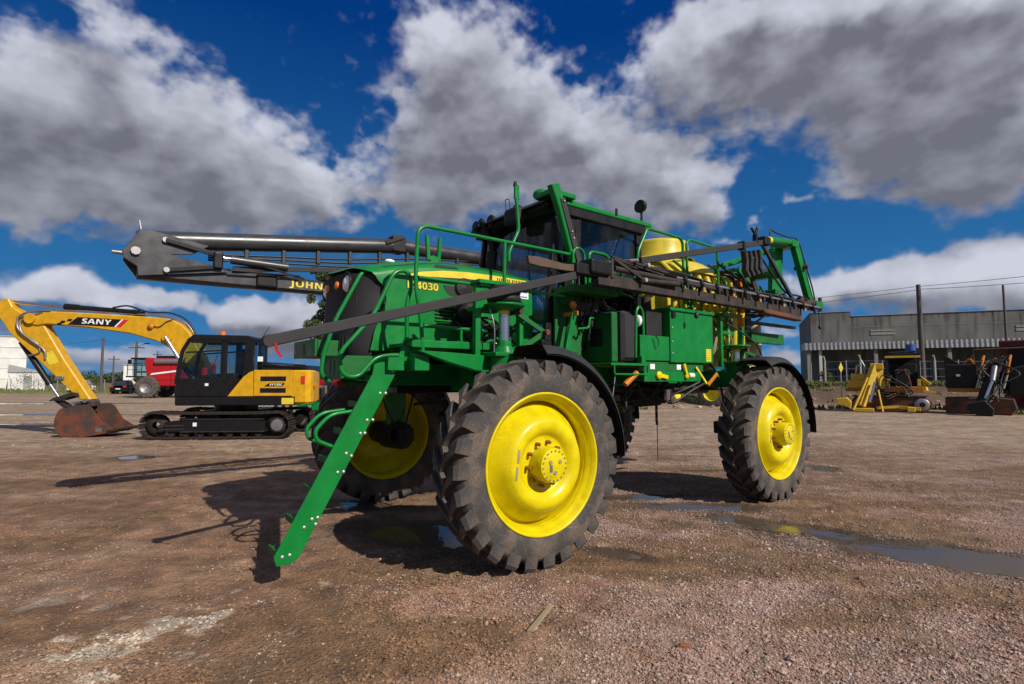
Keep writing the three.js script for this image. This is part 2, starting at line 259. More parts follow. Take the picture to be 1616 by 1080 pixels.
function gh(x, z) {
  const near = 1 - sstep(9, 30, Math.hypot(x, z + 4));
  const rough = 0.35 + 0.65 * sstep(-0.1, 0.35, fbm(x * 0.45 + 17, z * 0.6 + 5, 3));
  let h = 0.020 * n2(x * 0.33, z * 0.33 + 4) + near * rough * (0.016 * fbm(x * 1.7, z * 2.4 + 9, 3) + 0.020 * Math.pow(Math.abs(n2(x * 4.3 + 2, z * 5.1)), 1.4) + 0.012 * n2(x * 9, z * 12 + 3) + 0.010 * Math.abs(n2(x * 17, z * 21)) + 0.006 * n2(x * 31, z * 34));
  const churn = near * sstep(0.02, 0.30, fbm(x * 0.8 + 23, z * 1.1 + 41, 3) + 0.25 * sstep(-3.9, -2.9, z)); h += churn * (0.026 * Math.pow(Math.abs(n2(x * 6.3 + 9, z * 8.1)), 0.8) - 0.008);
  const rut = Math.sin(z * 7.5 + 1.6 * n2(x * 0.5, z * 0.5) + 0.35 * x); h += near * 0.006 * rut * sstep(0.1, -0.6, x) * sstep(-5, -3, z);
  if (z < -20) h += bankAt(x, z) * (1.22 + 0.22 * fbm(x * 0.35, z * 0.4, 4)) + sstep(-29, -31, z) * sstep(3, 10, x) * 0.12 * fbm(x * 1.1, z * 1.1, 3);
  for (const p of PUDDLES) {
    const R = Math.max(p[2], p[3]) * 2; if (Math.abs(x - p[0]) > R || Math.abs(z - p[1]) > R) continue;
    const q = pq(p, x, z); if (q > 1.6) continue;
    const k = sstep(1.5, 0.75, q); h = lerp(h, Math.max(h * 0.5, -0.004), k) - p[5] * sstep(1.05, 0.3, q) + 0.006 * Math.exp(-((q - 1.25) ** 2) / 0.02);
  }
  return h;
}
function gcol(x, z) {
  const a = fbm(x * 0.22 + 4, z * 0.35 + 2, 4), b = fbm(x * 0.9 + 14, z * 1.5 + 7, 4), c = fbm(x * 3.1, z * 3.7 + 5, 3), d = -z;
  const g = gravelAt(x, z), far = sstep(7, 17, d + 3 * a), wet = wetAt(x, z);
  let r = [0.405, 0.243, 0.145];
  const mix = (q, k) => { r = r.map((v, i) => lerp(v, q[i], k)); };
  mix([0.315, 0.158, 0.088], clamp(0.5 + 1.3 * a) * 0.75);
  mix([0.52, 0.375, 0.252], sstep(0.0, 0.5, b) * 0.7);
  mix([0.44, 0.290, 0.245], g * 0.85);
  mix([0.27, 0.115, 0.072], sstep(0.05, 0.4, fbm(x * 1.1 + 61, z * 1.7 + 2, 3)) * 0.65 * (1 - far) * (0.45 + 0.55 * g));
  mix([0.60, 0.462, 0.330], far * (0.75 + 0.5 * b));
  mix([0.245, 0.142, 0.068], wet * 0.75 * (1 - far * 0.6));
  mix([0.66, 0.54, 0.42], sstep(0.10, 0.20, fbm(x * 3.1 + 9, z * 4.2 + 1, 5) + 0.5 * n2(x * 13, z * 15) * 0.5 - 0.30 * Math.hypot((x + 2.35 + 0.5 * (z + 3.5)) / 0.42, (z + 3.5) / 0.42) + 0.26));   // broken lime on the mud
  mix([0.50, 0.42, 0.34], 0.6 * sstep(0.12, 0.24, fbm(x * 3.2 + 19, z * 4.6 + 1, 5) + 0.2 * n2(x * 14, z * 15) - 0.3 * Math.hypot((x + 3.4) / 0.5, (z + 4.0) / 0.3) + 0.2));
  for (const p of PUDDLES) { const R = Math.max(p[2], p[3]) * 2.2; if (Math.abs(x - p[0]) > R || Math.abs(z - p[1]) > R) continue; const q = pq(p, x, z); if (q < 2) mix([0.085, 0.055, 0.028], 0.8 * sstep(1.75, 1.0, q)); }   // soaked mud
  const bk = z < -25 ? bankAt(x, z) : 0;
  if (bk > 0) { mix([0.14, 0.075, 0.045], sstep(0.02, 0.2, bk) * 0.85); mix([0.105, 0.125, 0.032], sstep(0.05, 0.3, b + c * 0.4 - 0.1 + bk * 0.35) * sstep(0.3, 1, bk)); }
  const gr = sstep(-45, -75, z) * sstep(12, -4, x); mix([0.14, 0.145, 0.055], gr * 0.75);
  const f = 0.95 + 0.34 * c + 0.30 * fbm(x * 0.7 + 50, z * 3.4 + 12, 4);
  return r.map(v => v * f);
}
{
  const axis = (lo, hi, fineLo, fineHi, fine, grow) => { const a = []; for (let v = fineLo; v <= fineHi + 1e-6; v += fine) a.push(v); let s = fine, v = a[a.length - 1]; while (v < hi) { s = Math.min(s * grow, 60); v += s; a.push(v); } s = fine; v = a[0]; while (v > lo) { s = Math.min(s * grow, 60); v -= s; a.unshift(v); } return a; };
  const xs = axis(-900, 900, -6.2, 6.2, 0.032, 1.045);
  const zn = axis(-1200, 200, -6.2, -2.3, 0.032, 1.018);
  const nx = xs.length, nz = zn.length, pos = new Float32Array(nx * nz * 3), cl = new Float32Array(nx * nz * 3), uv = new Float32Array(nx * nz * 2), idx = new Uint32Array((nx - 1) * (nz - 1) * 6);
  for (let j = 0, o = 0; j < nz; j++) for (let i = 0; i < nx; i++, o++) {
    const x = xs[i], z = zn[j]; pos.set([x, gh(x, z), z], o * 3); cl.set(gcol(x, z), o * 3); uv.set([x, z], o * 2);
  }
  for (let j = 0, q = 0; j < nz - 1; j++) for (let i = 0; i < nx - 1; i++) { const a = j * nx + i, b = a + nx; idx.set([a, b, a + 1, b, b + 1, a + 1], q); q += 6; }
  const g = new THREE.BufferGeometry(); g.setAttribute('position', new THREE.BufferAttribute(pos, 3)); g.setAttribute('color', new THREE.BufferAttribute(cl, 3)); g.setAttribute('uv', new THREE.BufferAttribute(uv, 2)); g.setIndex(new THREE.BufferAttribute(idx, 1)); g.computeVertexNormals();
  const soil = tex(1024, (u, v) => { const a = fbm(u * 9, v * 9, 7, 9), s = fbm(u * 90 + 5, v * 90, 3, 90), p = sstep(0.22, 0.42, s); const k = 0.80 + 0.26 * a + 0.13 * p - 0.12 * sstep(0.2, 0.45, -s); return [k, k * (0.99 - 0.01 * p), k * (0.975 + 0.015 * p)]; }, true);
  const relief = tex(1024, (u, v) => 0.45 + 0.30 * fbm(u * 14, v * 14, 5, 14) + 0.42 * Math.max(0, fbm(u * 70, v * 70 + 4, 3, 70)) - 0.1 * fbm(u * 160, v * 160, 2, 160));
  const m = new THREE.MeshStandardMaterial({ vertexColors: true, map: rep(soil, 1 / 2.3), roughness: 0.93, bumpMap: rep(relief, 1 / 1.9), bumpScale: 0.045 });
  structure(new THREE.Mesh(g, m), 'ground');
  const water = new THREE.MeshPhysicalMaterial({ color: col(0.10, 0.074, 0.050), roughness: 0.07, ior: 1.33, side: THREE.DoubleSide, bumpMap: rep(TX.grain, 0.8), bumpScale: 0.0006 });
  PUDDLES.forEach((p, k) => {
    const n = 64, ps = [0, 0, 0], u = [0, 0], ix = [], c = Math.cos(p[4]), s = Math.sin(p[4]);
    for (let i = 0; i < n; i++) { const a = i / n * 2 * Math.PI, e = 1.22, X = Math.cos(a) * p[2] * e, Z = Math.sin(a) * p[3] * e; const x = X * c - Z * s, z = X * s + Z * c; ps.push(x, 0, z); u.push(x, z); ix.push(0, 1 + (i + 1) % n, 1 + i); }
    const w = new THREE.BufferGeometry(); w.setAttribute('position', new THREE.Float32BufferAttribute(ps, 3)); w.setAttribute('uv', new THREE.Float32BufferAttribute(u, 2)); w.setIndex(ix); w.computeVertexNormals();
    const o = structure(new THREE.Mesh(w, water), k ? `puddle_${String(k).padStart(3, '0')}` : 'puddle'); o.position.set(p[0], -0.010, p[1]);
  });
}
// crumbs and clods of soil
{
  const r = rng(31), base = new THREE.IcosahedronGeometry(1, 0), p = base.attributes.position, q = rng(8), seen = {}; for (let i = 0; i < p.count; i++) { const key = p.getX(i).toFixed(3) + p.getY(i).toFixed(3) + p.getZ(i).toFixed(3), s = seen[key] ??= 0.65 + 0.6 * q(); p.setXYZ(i, p.getX(i) * s, p.getY(i) * s * 0.6, p.getZ(i) * s); } base.computeVertexNormals();
  const L = []; let guard = 0;
  while (L.length < 42000 && guard++ < 500000) { const d = 2.5 + 7.5 * Math.pow(r(), 1.8), x = d * Math.tan((r() - 0.5) * 1.7), z = -d; const k = 0.05 + 0.9 * sstep(0.05, 0.4, fbm(x * 0.8 + 23, z * 1.1 + 41, 3) + 0.25 * sstep(-3.9, -2.9, z) + 0.5 * fbm(x * 3 + 2, z * 4, 2)); if (r() < k * (x < 1.5 ? 1 : 0.4) && !PUDDLES.some(u => pq(u, x, z) < 1.0)) L.push([x, z, 0.003 + 0.012 * Math.pow(r(), 4), r() * 6.28, 0.72 + 0.42 * r()]); }
  const im = new THREE.InstancedMesh(base, new THREE.MeshStandardMaterial({ color: 0xffffff, roughness: 0.95 }), L.length), m4 = new THREE.Matrix4(), c = new THREE.Color();
  L.forEach(([x, z, s, a, f], i) => { m4.makeRotationY(a).setPosition(x, gh(x, z) + s * 0.2, z); m4.scale(V(s, s, s)); im.setMatrixAt(i, m4); const t = gcol(x, z); im.setColorAt(i, c.setRGB(t[0] * f * 0.85, t[1] * f * 0.85, t[2] * f * 0.85)); });
  im.name = 'soil_crumbs'; im.castShadow = im.receiveShadow = true; im.userData = { kind: 'stuff', label: 'brown crumbs of soil strewn over the churned mud', category: 'soil' }; scene.add(im);
}
// loose stones: thousands of pebbles no one could count
{
  const r = rng(21), kinds = [];
  for (let k = 0; k < 3; k++) { const g = new THREE.IcosahedronGeometry(1, k ? 0 : 1), p = g.attributes.position, q = rng(90 + k), seen = {}; for (let i = 0; i < p.count; i++) { const key = p.getX(i).toFixed(3) + p.getY(i).toFixed(3) + p.getZ(i).toFixed(3); const s = seen[key] ??= 0.72 + 0.5 * q(); p.setXYZ(i, p.getX(i) * s, p.getY(i) * s * 0.62, p.getZ(i) * s * 0.85); } g.computeVertexNormals(); kinds.push(g); }
  const tones = [[0.36, 0.26, 0.22], [0.30, 0.20, 0.165], [0.40, 0.31, 0.265], [0.22, 0.15, 0.12], [0.33, 0.18, 0.13], [0.27, 0.24, 0.225], [0.44, 0.37, 0.32]];
  const lists = [[], [], []];
  const put = (x, z, s) => { lists[Math.floor(r() * 3)].push([x, z, s, r() * 6.28, r(), r()]); };
  let guard = 0;
  const inPuddle = (x, z) => PUDDLES.some(p => Math.abs(x - p[0]) < 2 * p[2] + .5 && Math.abs(z - p[1]) < 2 * p[2] + .5 && pq(p, x, z) < 1.02);
  for (let n = 0; n < 190000 && guard < 900000; guard++) {
    const d = 2.4 + 11 * Math.pow(r(), 1.6), a = (r() - 0.5) * 1.75, x = d * Math.tan(a), z = -d;
    if (Math.abs(x) > 14) continue;
    const g = gravelAt(x, z), cl = fbm(x * 2.4 + 40, z * 3 + 11, 3);
    const k = clamp(g * (0.75 + 1.4 * cl)) * 0.95 + 0.012 + 0.05 * sstep(0.15, 0.4, cl);
    if (r() > k || inPuddle(x, z)) continue;
    put(x, z, 0.0032 + 0.0075 * Math.pow(r(), 3.2) + (r() < (x > 1.5 ? 0.03 : 0.008) ? 0.013 * r() : 0)); n++;
  }
  for (let n = 0; n < 9000; n++) { const x = -20 + 55 * r(), z = -12 - 26 * Math.pow(r(), 1.2); put(x, z, 0.008 + 0.016 * r() * r()); }
  for (let n = 0; n < 700; n++) { const x = 7 + 34 * r(), z = -29 - 6 * r(); put(x, z, 0.02 + 0.13 * Math.pow(r(), 6)); }   // rubble on the bank
  const stone = new THREE.MeshStandardMaterial({ color: 0xffffff, roughness: 0.9 });
  const m4 = new THREE.Matrix4(), q = new THREE.Quaternion(), e = new THREE.Euler(), c = new THREE.Color();
  lists.forEach((L, k) => {
    const im = new THREE.InstancedMesh(kinds[k], stone, L.length); im.name = k ? `gravel_${String(k).padStart(3, '0')}` : 'gravel'; im.castShadow = im.receiveShadow = true;
    L.forEach(([x, z, s, a, b, d], i) => { q.setFromEuler(e.set((b - 0.5) * 0.8, a, (d - 0.5) * 0.8)); m4.compose(V(x, gh(x, z) + s * 0.22, z), q, V(s, s, s)); im.setMatrixAt(i, m4); const t = tones[Math.floor(b * 6.99 * 0.999)], f = 0.75 + 0.5 * d; const q0 = gcol(x, z), w = 0.35; im.setColorAt(i, c.setRGB(lerp(t[0], q0[0], w) * f, lerp(t[1], q0[1], w) * f, lerp(t[2], q0[2], w) * f)); });
    im.userData = { kind: 'stuff', label: ['loose pinkish gravel spread over the yard', 'sharp stone chips mixed into the gravel', 'small crushed pebbles scattered across the mud'][k], category: 'gravel' }; scene.add(im);
  });
}

// ---------------------------------------------------------------- wheel maker: tyre with chevron lugs, dished rim, hub (axis along z, outer side +z, outer sidewall at z 0)
function tyreGeo(R, r, w) {
  const s = w, k = R / 0.92;
  return ready(lathe([[r - 0.01, -s + 0.03], [r + 0.02 * k, -s + 0.005], [r + 0.09 * k, -s - 0.012], [R - 0.13 * k, -s - 0.004], [R - 0.10 * k, -s + 0.022], [R - 0.072 * k, -s + 0.06], [R - 0.055 * k, -s + 0.11], [R - 0.05 * k, -s / 2], [R - 0.055 * k, -0.11], [R - 0.072 * k, -0.06], [R - 0.10 * k, -0.022], [R - 0.13 * k, 0.004], [r + 0.09 * k, 0.012], [r + 0.045 * k, 0.004], [r + 0.02 * k, -0.005], [r - 0.01, -0.03]], 'z', [0, 0, 0], 72));
}
function lugGeo(R, w, side, dir) {                                 // one tread bar from the middle to the shoulder and over it
  const k = R / 0.92, n = 9, pos = [], idx = [];
  for (let i = 0; i <= n; i++) {
    const t = i / n, over = clamp((t - 0.74) / 0.26), run = Math.min(1, t / 0.86);
    const z = -w / 2 + side * (-0.02 + (w / 2 + 0.02) * run + 0.006 * over), th = dir * (0.235 * (1 - Math.pow(Math.min(1, t / 0.8), 0.9)));
    const rt = R - 0.012 * run * run - 0.125 * k * Math.pow(clamp((t - 0.84) / 0.16), 1.2), rb = R - 0.075 * k - 0.075 * k * over;
    const ht = (0.024 + 0.050 * Math.pow(t, 1.6)) / R, hb = (0.036 + 0.052 * Math.pow(t, 1.6)) / R;
    for (const [rr, a] of [[rb, th - hb], [rt, th - ht], [rt, th + ht], [rb, th + hb]]) pos.push(Math.cos(a) * rr, Math.sin(a) * rr, z - (rr === rb ? side * 0.03 * over : 0));
  }
  for (let i = 0; i < n; i++) for (let q = 0; q < 3; q++) { const a = i * 4 + q, b = a + 4; side * 1 > 0 ? idx.push(a, a + 1, b, b, a + 1, b + 1) : idx.push(a, b, a + 1, b, b + 1, a + 1); }
  for (const o of [0, n * 4]) { const f = (o === 0) === (side > 0); f ? idx.push(o, o + 2, o + 1, o, o + 3, o + 2) : idx.push(o, o + 1, o + 2, o, o + 2, o + 3); }
  const g = new THREE.BufferGeometry(); g.setAttribute('position', new THREE.Float32BufferAttribute(pos, 3)); g.setIndex(idx);
  const u = g.toNonIndexed(); u.computeVertexNormals(); return ready(u);
}
const SPR = { R: 0.92, r: 0.605, w: 0.40, lugs: 27 };
SPR.tyre = tyreGeo(SPR.R, SPR.r, SPR.w);
SPR.lug = [lugGeo(SPR.R, SPR.w, 1, 1), lugGeo(SPR.R, SPR.w, -1, 1)];
SPR.lugB = [lugGeo(SPR.R, SPR.w, 1, -1), lugGeo(SPR.R, SPR.w, -1, -1)];
SPR.rim = ready(lathe([[0.605, -0.40], [0.575, -0.385], [0.55, -0.33], [0.545, -0.12], [0.548, -0.10], [0.572, -0.075], [0.580, -0.045], [0.590, -0.03], [0.612, -0.022], [0.624, -0.008], [0.622, 0.004], [0.610, 0.006], [0.600, -0.002], [0.590, -0.022], [0.578, -0.034], [0.574, -0.056], [0.553, -0.066], [0.549, -0.095], [0.548, -0.19], [0.518, -0.19], [0.519, -0.150], [0.514, -0.138], [0.502, -0.130], [0.46, -0.078], [0.425, -0.028], [0.39, 0.016], [0.355, 0.026], [0.32, 0.026], [0.29, 0.016], [0.265, -0.004], [0.248, -0.024], [0.236, -0.034], [0.20, -0.036], [0.0, -0.036]], 'z', [0, 0, 0], 72));
SPR.back = ready(lathe([[0.0, -0.06], [0.20, -0.06], [0.28, -0.02], [0.40, -0.05], [0.5, -0.17], [0.545, -0.2]], 'z', [0, 0, 0], 48));
SPR.hub = ready(lathe([[0.155, -0.036], [0.155, 0.06], [0.148, 0.068], [0.148, 0.112], [0.140, 0.12], [0.10, 0.122], [0.096, 0.13], [0.03, 0.132], [0.0, 0.132]], 'z', [0, 0, 0], 40));
SPR.nut = ready(cyl([0, 0, -0.036], [0, 0, 0.012], 0.017, 0.017, 6), cyl([0, 0, 0.012], [0, 0, 0.024], 0.010, 0.010, 8));
SPR.hubBolts = ready(Array.from({ length: 18 }, (_, i) => { const a = i / 18 * 2 * Math.PI; return cyl([Math.cos(a) * 0.126, Math.sin(a) * 0.126, 0.118], [Math.cos(a) * 0.126, Math.sin(a) * 0.126, 0.128], 0.0085, 0.0085, 6); }), Array.from({ length: 3 }, (_, i) => { const a = i / 3 * 6.283 + 0.4; return cyl([Math.cos(a) * 0.06, Math.sin(a) * 0.06, 0.13], [Math.cos(a) * 0.06, Math.sin(a) * 0.06, 0.137], 0.02, 0.018, 12); }));
function sprayerWheel(parent, x, z, side, spin, steer = 0) {
  const g = sub(parent, 'wheel'); g.position.set(x, SPR.R - 0.012, z); g.rotation.y = (side > 0 ? 0 : Math.PI) + steer;
  const spinner = g;                                                // parts below are turned by spin about the axle
  const add = (name, m, ge, rz = 0) => { const o = part(g, name, m, ge); o.rotation.z = rz; return o; };
  add('tyre', M.tyre, SPR.tyre, spin); add('rim', M.yellow, SPR.rim, spin); add('rim_back', M.yellow, SPR.back, spin); add('hub', M.yellow, SPR.hub, spin); add('hub_bolts', M.beige, SPR.hubBolts, spin).userData.kind = 'stuff';
  const lg = side > 0 ? SPR.lug : SPR.lugB;
  for (let i = 0; i < SPR.lugs; i++) { add('tread_lug', M.tyre, lg[0], spin + i / SPR.lugs * 2 * Math.PI); add('tread_lug', M.tyre, lg[1], spin + (i + 0.5) / SPR.lugs * 2 * Math.PI); }
  for (let i = 0; i < 10; i++) { const a = spin + i / 10 * 2 * Math.PI, o = part(g, 'wheel_nut', M.copperBolt, SPR.nut); o.position.set(Math.cos(a) * 0.188, Math.sin(a) * 0.188, 0); }
  // print on the disc and a maker's plate on the hub
  if (side > 0) { for (let i = 0; i < 2; i++) { const o = part(g, 'stamped_code', M.beige, plate([[-0.012, -0.055], [0.012, -0.055], [0.012, 0.055], [-0.012, 0.055]], 0, 0.002, 'z', 0)); o.position.set(-0.33 + i * 0.02, -0.05 + i * 0.14, 0.0265); o.rotation.z = -0.12; } part(g, 'hub_plate', M.steel, plate([[-0.062, -0.05], [-0.032, -0.05], [-0.032, 0.01], [-0.062, 0.01]], 0.1325, 0.1345, 'z', 0)); }
  return g;
}

// ---------------------------------------------------------------- the sprayer (x rearward from the front axle, y up, z to its own left)
const SP = thing('crop_sprayer', 'large green and yellow self-propelled crop sprayer with folded booms, centre of the yard', 'sprayer', [-0.808, 0, -6.111], 0.6544);
const WB = 4.23, ZO = 1.81;
sprayerWheel(SP, 0, ZO, 1, 0.1, -0.034); sprayerWheel(SP, WB, ZO, 1, 0.25); sprayerWheel(SP, 0, -ZO, -1, 0.3, -0.034); sprayerWheel(SP, WB, -ZO, -1, 0.05);
// fenders: curved plastic guards
function fender(x, s, a0, a1) {
  const z0 = s * 1.36, z1 = s * 1.87, R = 1.02, n = 22;
  const g = sheet(n, 8, (u, v) => { const a = lerp(a0, a1, u), e = Math.abs(v - 0.5) * 2, lip = e > 0.8 ? 0.07 * ((e - 0.8) / 0.2) : 0.0, r = R + 0.018 * (1 - e * e) - lip; return [x + Math.cos(a) * r, 0.92 + Math.sin(a) * r, lerp(z0, z1, v)]; });
  const g2 = sheet(n, 8, (u, v) => { const a = lerp(a0, a1, u), e = Math.abs(v - 0.5) * 2, lip = e > 0.8 ? 0.07 * ((e - 0.8) / 0.2) : 0.0, r = R - 0.012 + 0.018 * (1 - e * e) - lip; return [x + Math.cos(a) * r, 0.92 + Math.sin(a) * r, lerp(z0 + s * 0.012, z1 - s * 0.012, v)]; });
  const f = part(SP, 'fender', M.fender, g, g2);
  part(f, 'fender_bracket', M.black, tube([[x + 0.1, 1.6, s * 1.2], [x + 0.35, 1.85, s * 1.42], [x + 0.55, 1.77, s * 1.6]], 0.022), tube([[x + 0.25, 1.3, s * 1.2], [x + 0.85, 1.35, s * 1.35], [x + 0.93, 1.3, s * 1.6]], 0.022));
}
fender(0.02, 1, 1.62, -0.04); fender(WB, 1, 1.9, -0.06); fender(0.02, -1, 1.62, -0.04); fender(WB, -1, 1.9, -0.06);
// chassis
part(SP, 'frame_rail', M.green, B(-1.05, 5.5, 1.58, 1.80, 0.42, 0.54)); part(SP, 'frame_rail', M.green, B(-1.05, 5.5, 1.58, 1.80, -0.54, -0.42));
for (const x of [-0.9, 0.9, 2.2, 3.3, 5.2]) part(SP, 'cross_member', M.green, B(x - 0.08, x + 0.08, 1.6, 1.76, -0.42, 0.42));
part(SP, 'belly_plate', M.black, B(-0.75, 0.8, 1.50, 1.57, -0.41, 0.41)); part(SP, 'engine_block', M.plastic, B(-0.7, 0.6, 1.57, 2.2, -0.3, 0.3, 0.05));
part(SP, 'lower_pipe', M.grime, cyl([1.2, 1.52, 0.75], [5.0, 1.50, 0.75], 0.035)); part(SP, 'lower_pipe', M.black, cyl([0.7, 1.46, 0.2], [5.0, 1.46, 0.2], 0.06));
for (const x of [0, WB]) {
  part(SP, 'axle_beam', M.green, B(x - 0.13, x + 0.13, 1.52, 1.76, -1.22, 1.22, 0.02));
  for (const s of [1, -1]) {
    const w = sub(SP, 'wheel_leg'), dy = x ? -0.24 : 0;
    part(w, 'drop_leg', M.green, plate([[x - 0.14, 1.78], [x + 0.14, 1.78], [x + 0.11, 0.98], [x + 0.05, 0.78], [x - 0.06, 0.78], [x - 0.11, 0.98]], s > 0 ? 1.16 : -1.27, s > 0 ? 1.27 : -1.16, 'z', 0.012));
    part(w, 'wheel_motor', M.black, cyl([x, 0.91, s * 1.0], [x, 0.91, s * 1.40], 0.17, 0.19, 28), cyl([x, 0.91, s * 1.40], [x, 0.91, s * 1.76], 0.15, 0.15, 24), B(x - 0.1, x + 0.1, 0.84, 1.02, s > 0 ? 0.86 : -1.02, s > 0 ? 1.02 : -0.86, 0.02));
    part(w, 'knuckle', M.green, cyl([x, 1.72, s * 1.2], [x, 1.86, s * 1.2], 0.14, 0.15, 28), B(x - 0.2, x + 0.2, 1.86, 1.90, s * 1.2 - 0.14, s * 1.2 + 0.14));
    part(w, 'strut_base', M.green, cyl([x, 1.90 + dy, s * 1.2], [x, 1.96 + dy, s * 1.2], 0.115, 0.09, 28), cyl([x, 1.96 + dy, s * 1.2], [x, 2.02 + dy, s * 1.2], 0.075, 0.07, 28));
    part(w, 'strut_rod', M.chrome, cyl([x, 2.0 + dy, s * 1.2], [x, 2.30 + dy, s * 1.2], 0.052, 0.052, 28));
    part(w, 'warning_band', M.decalYellow, cyl([x, 2.275 + dy, s * 1.2], [x, 2.325 + dy, s * 1.2], 0.056, 0.056, 28));
    part(w, 'top_plate', M.green, lathe([[0.0, 2.305], [0.09, 2.315], [0.19, 2.345], [0.205, 2.36], [0.2, 2.375], [0.0, 2.38]], 'y', [x, dy, s * 1.2], 36));
    if (!x) part(w, 'air_bag', M.plastic, lathe([[0.13, 2.37], [0.165, 2.40], [0.172, 2.43], [0.15, 2.455], [0.16, 2.47], [0.168, 2.50], [0.15, 2.535], [0.12, 2.555], [0, 2.56]], 'y', [x, 0, s * 1.2], 36));
    part(w, 'hanger_post', M.green, B(x - 0.30, x - 0.24, 1.82, 2.56, s * 1.12 - 0.03, s * 1.12 + 0.03), B(x - 0.30, x + 0.2, 2.56, 2.60, s * 1.12 - 0.09, s * 1.12 + 0.09), B(x - 0.3, x + 0.0, 2.3, 2.35, s * 1.05 - 0.05, s * 1.05 + 0.05));
    part(w, 'rear_post', M.green, B(x + 0.20, x + 0.25, 1.88, 2.42, s * 1.16 - 0.035, s * 1.16 + 0.035));
    const tl = part(w, 'torque_link', M.greenDull, bar([x + 0.12, 2.31 + dy, s * 1.22], [x + 0.47, 2.13 + dy * 0.6, s * 1.24], 0.05, 0.035), bar([x + 0.47, 2.11 + dy * 0.6, s * 1.24], [x + 0.17, 1.93 + dy * 0.5, s * 1.22], 0.05, 0.035));
    part(tl, 'link_pivot', M.rust, cyl([x + 0.47, 2.12 + dy * 0.6, s * 1.14], [x + 0.47, 2.12 + dy * 0.6, s * 1.32], 0.028, 0.028, 14), cyl([x + 0.16, 1.93 + dy * 0.5, s * 1.12], [x + 0.16, 1.93 + dy * 0.5, s * 1.30], 0.032, 0.032, 14), cyl([x + 0.13, 2.31 + dy, s * 1.12], [x + 0.13, 2.31 + dy, s * 1.32], 0.03, 0.03, 14));
    part(w, 'link_chain', M.steel, hose([[x - 0.17, 2.32, s * 1.2], [x - 0.14, 2.15, s * 1.23], [x - 0.12, 1.90, s * 1.2]], 0.008, 12, 5));
    part(w, 'brake_hose', M.hose, hose([[x - 0.2, 1.95, s * 0.9], [x + 0.1, 2.1, s * 1.02], [x + 0.32, 1.8, s * 1.15], [x + 0.2, 1.4, s * 1.12], [x + 0.05, 1.0, s * 1.05]], 0.014), hose([[x - 0.1, 1.9, s * 0.8], [x - 0.25, 1.7, s * 1.05], [x - 0.2, 1.3, s * 1.1], [x - 0.05, 1.0, s * 1.02]], 0.014));
  }
}
// steering arm plates and cylinders in front
for (const s of [1, -1]) {
  part(SP, 'steering_arm', M.green, plate([[-0.92, 1.90], [-0.55, 1.89], [0.0, 1.86], [0.10, 1.80], [-0.12, 1.70], [-0.30, 1.72], [-0.62, 1.80]], s > 0 ? 1.06 : -1.16, s > 0 ? 1.16 : -1.06, 'z', 0.012), B(-0.9, -0.75, 1.72, 1.88, s > 0 ? 0.5 : -1.08, s > 0 ? 1.08 : -0.5));
  const c = part(SP, 'steering_cylinder', M.green, cyl([-0.75, 1.94, s * 0.95], [-0.26, 1.98, s * 0.95], 0.045, 0.045, 20)); part(c, 'cylinder_rod', M.steel, cyl([-0.26, 1.98, s * 0.95], [0.08, 2.0, s * 1.02], 0.018, 0.018, 12));
}
// hood
const xf = [[1.86, -1.10], [2.1, -1.06], [2.3, -1.00], [2.48, -0.93], [2.62, -0.95], [2.72, -1.02], [2.80, -1.06]], topY = [[-1.34, 2.68], [-1.2, 2.75], [-1.05, 2.80], [-0.8, 2.86], [-0.4, 2.925], [0.1, 2.95], [0.5, 2.94], [0.95, 2.90]];
const hoodSec = (x, v) => {                                        // v 0 bottom of own side .. 0.5 crown .. 1 other side
  const s = v < 0.5 ? 1 : -1, q = v < 0.5 ? v * 2 : (1 - v) * 2, T = ip(topY, x), sh = T - 0.13, lo = 1.92;
  if (q < 0.6) { const t = q / 0.6; return [lerp(lo, sh, t), s * (0.535 - 0.02 * t * t)]; }
  const t = (q - 0.6) / 0.4, a = t * Math.PI / 2; return [sh + 0.10 * Math.sin(Math.min(1, t * 1.8) * Math.PI / 2) + 0.055 * t * t, s * (0.515 - 0.515 * Math.pow(t, 1.5) * 1.0 - 0.0 * a)];
};
const hood = part(SP, 'hood', M.green, sheet(30, 48, (u, v) => { const q = v < 0.5 ? v * 2 : (1 - v) * 2; const yy = hoodSec(-0.4, v)[0]; const e = q < 0.6 ? ip(xf, yy) : lerp(-1.04, -1.335, Math.pow((q - 0.6) / 0.4, 0.7)); const x = lerp(e, 0.92, u); const [y, z] = hoodSec(x, v); return [x, y, z]; }), B(0.86, 0.915, 1.95, 2.76, -0.5, 0.5));
// front grille wraps round the nose
const grille = part(SP, 'front_grille', M.plastic, sheet(28, 16, (u, v) => { const s = u * 2 - 1, a = Math.abs(s), y = lerp(1.80, 2.685 - 0.02 * a, v), e = ip(xf, y) + 0.03, n = -1.30 + (v < 0.2 ? 0.06 * (1 - v / 0.2) : 0) + 0.02 * v; return [lerp(n, e, Math.pow(a, 3.2)), y, Math.sign(s) * 0.512 * Math.pow(a, 0.75)]; }));
for (let i = -9; i <= 9; i++) { const z = i * 0.042, a = Math.pow(Math.abs(z) / 0.512, 1 / 0.75), n = x => lerp(-1.30, ip(xf, x) + 0.03, Math.pow(a, 3.2)); part(grille, 'grille_slat', M.plastic, sweep([V(n(1.95) - 0.002, 1.93, z), V(n(2.2) + 0.022, 2.2, z), V(n(2.4) + 0.024, 2.46, z)].map(p => p), 0.009, 6)); }
part(grille, 'grille_lip', M.black, B(-1.24, -1.02, 1.74, 1.80, -0.40, 0.40, 0.02));
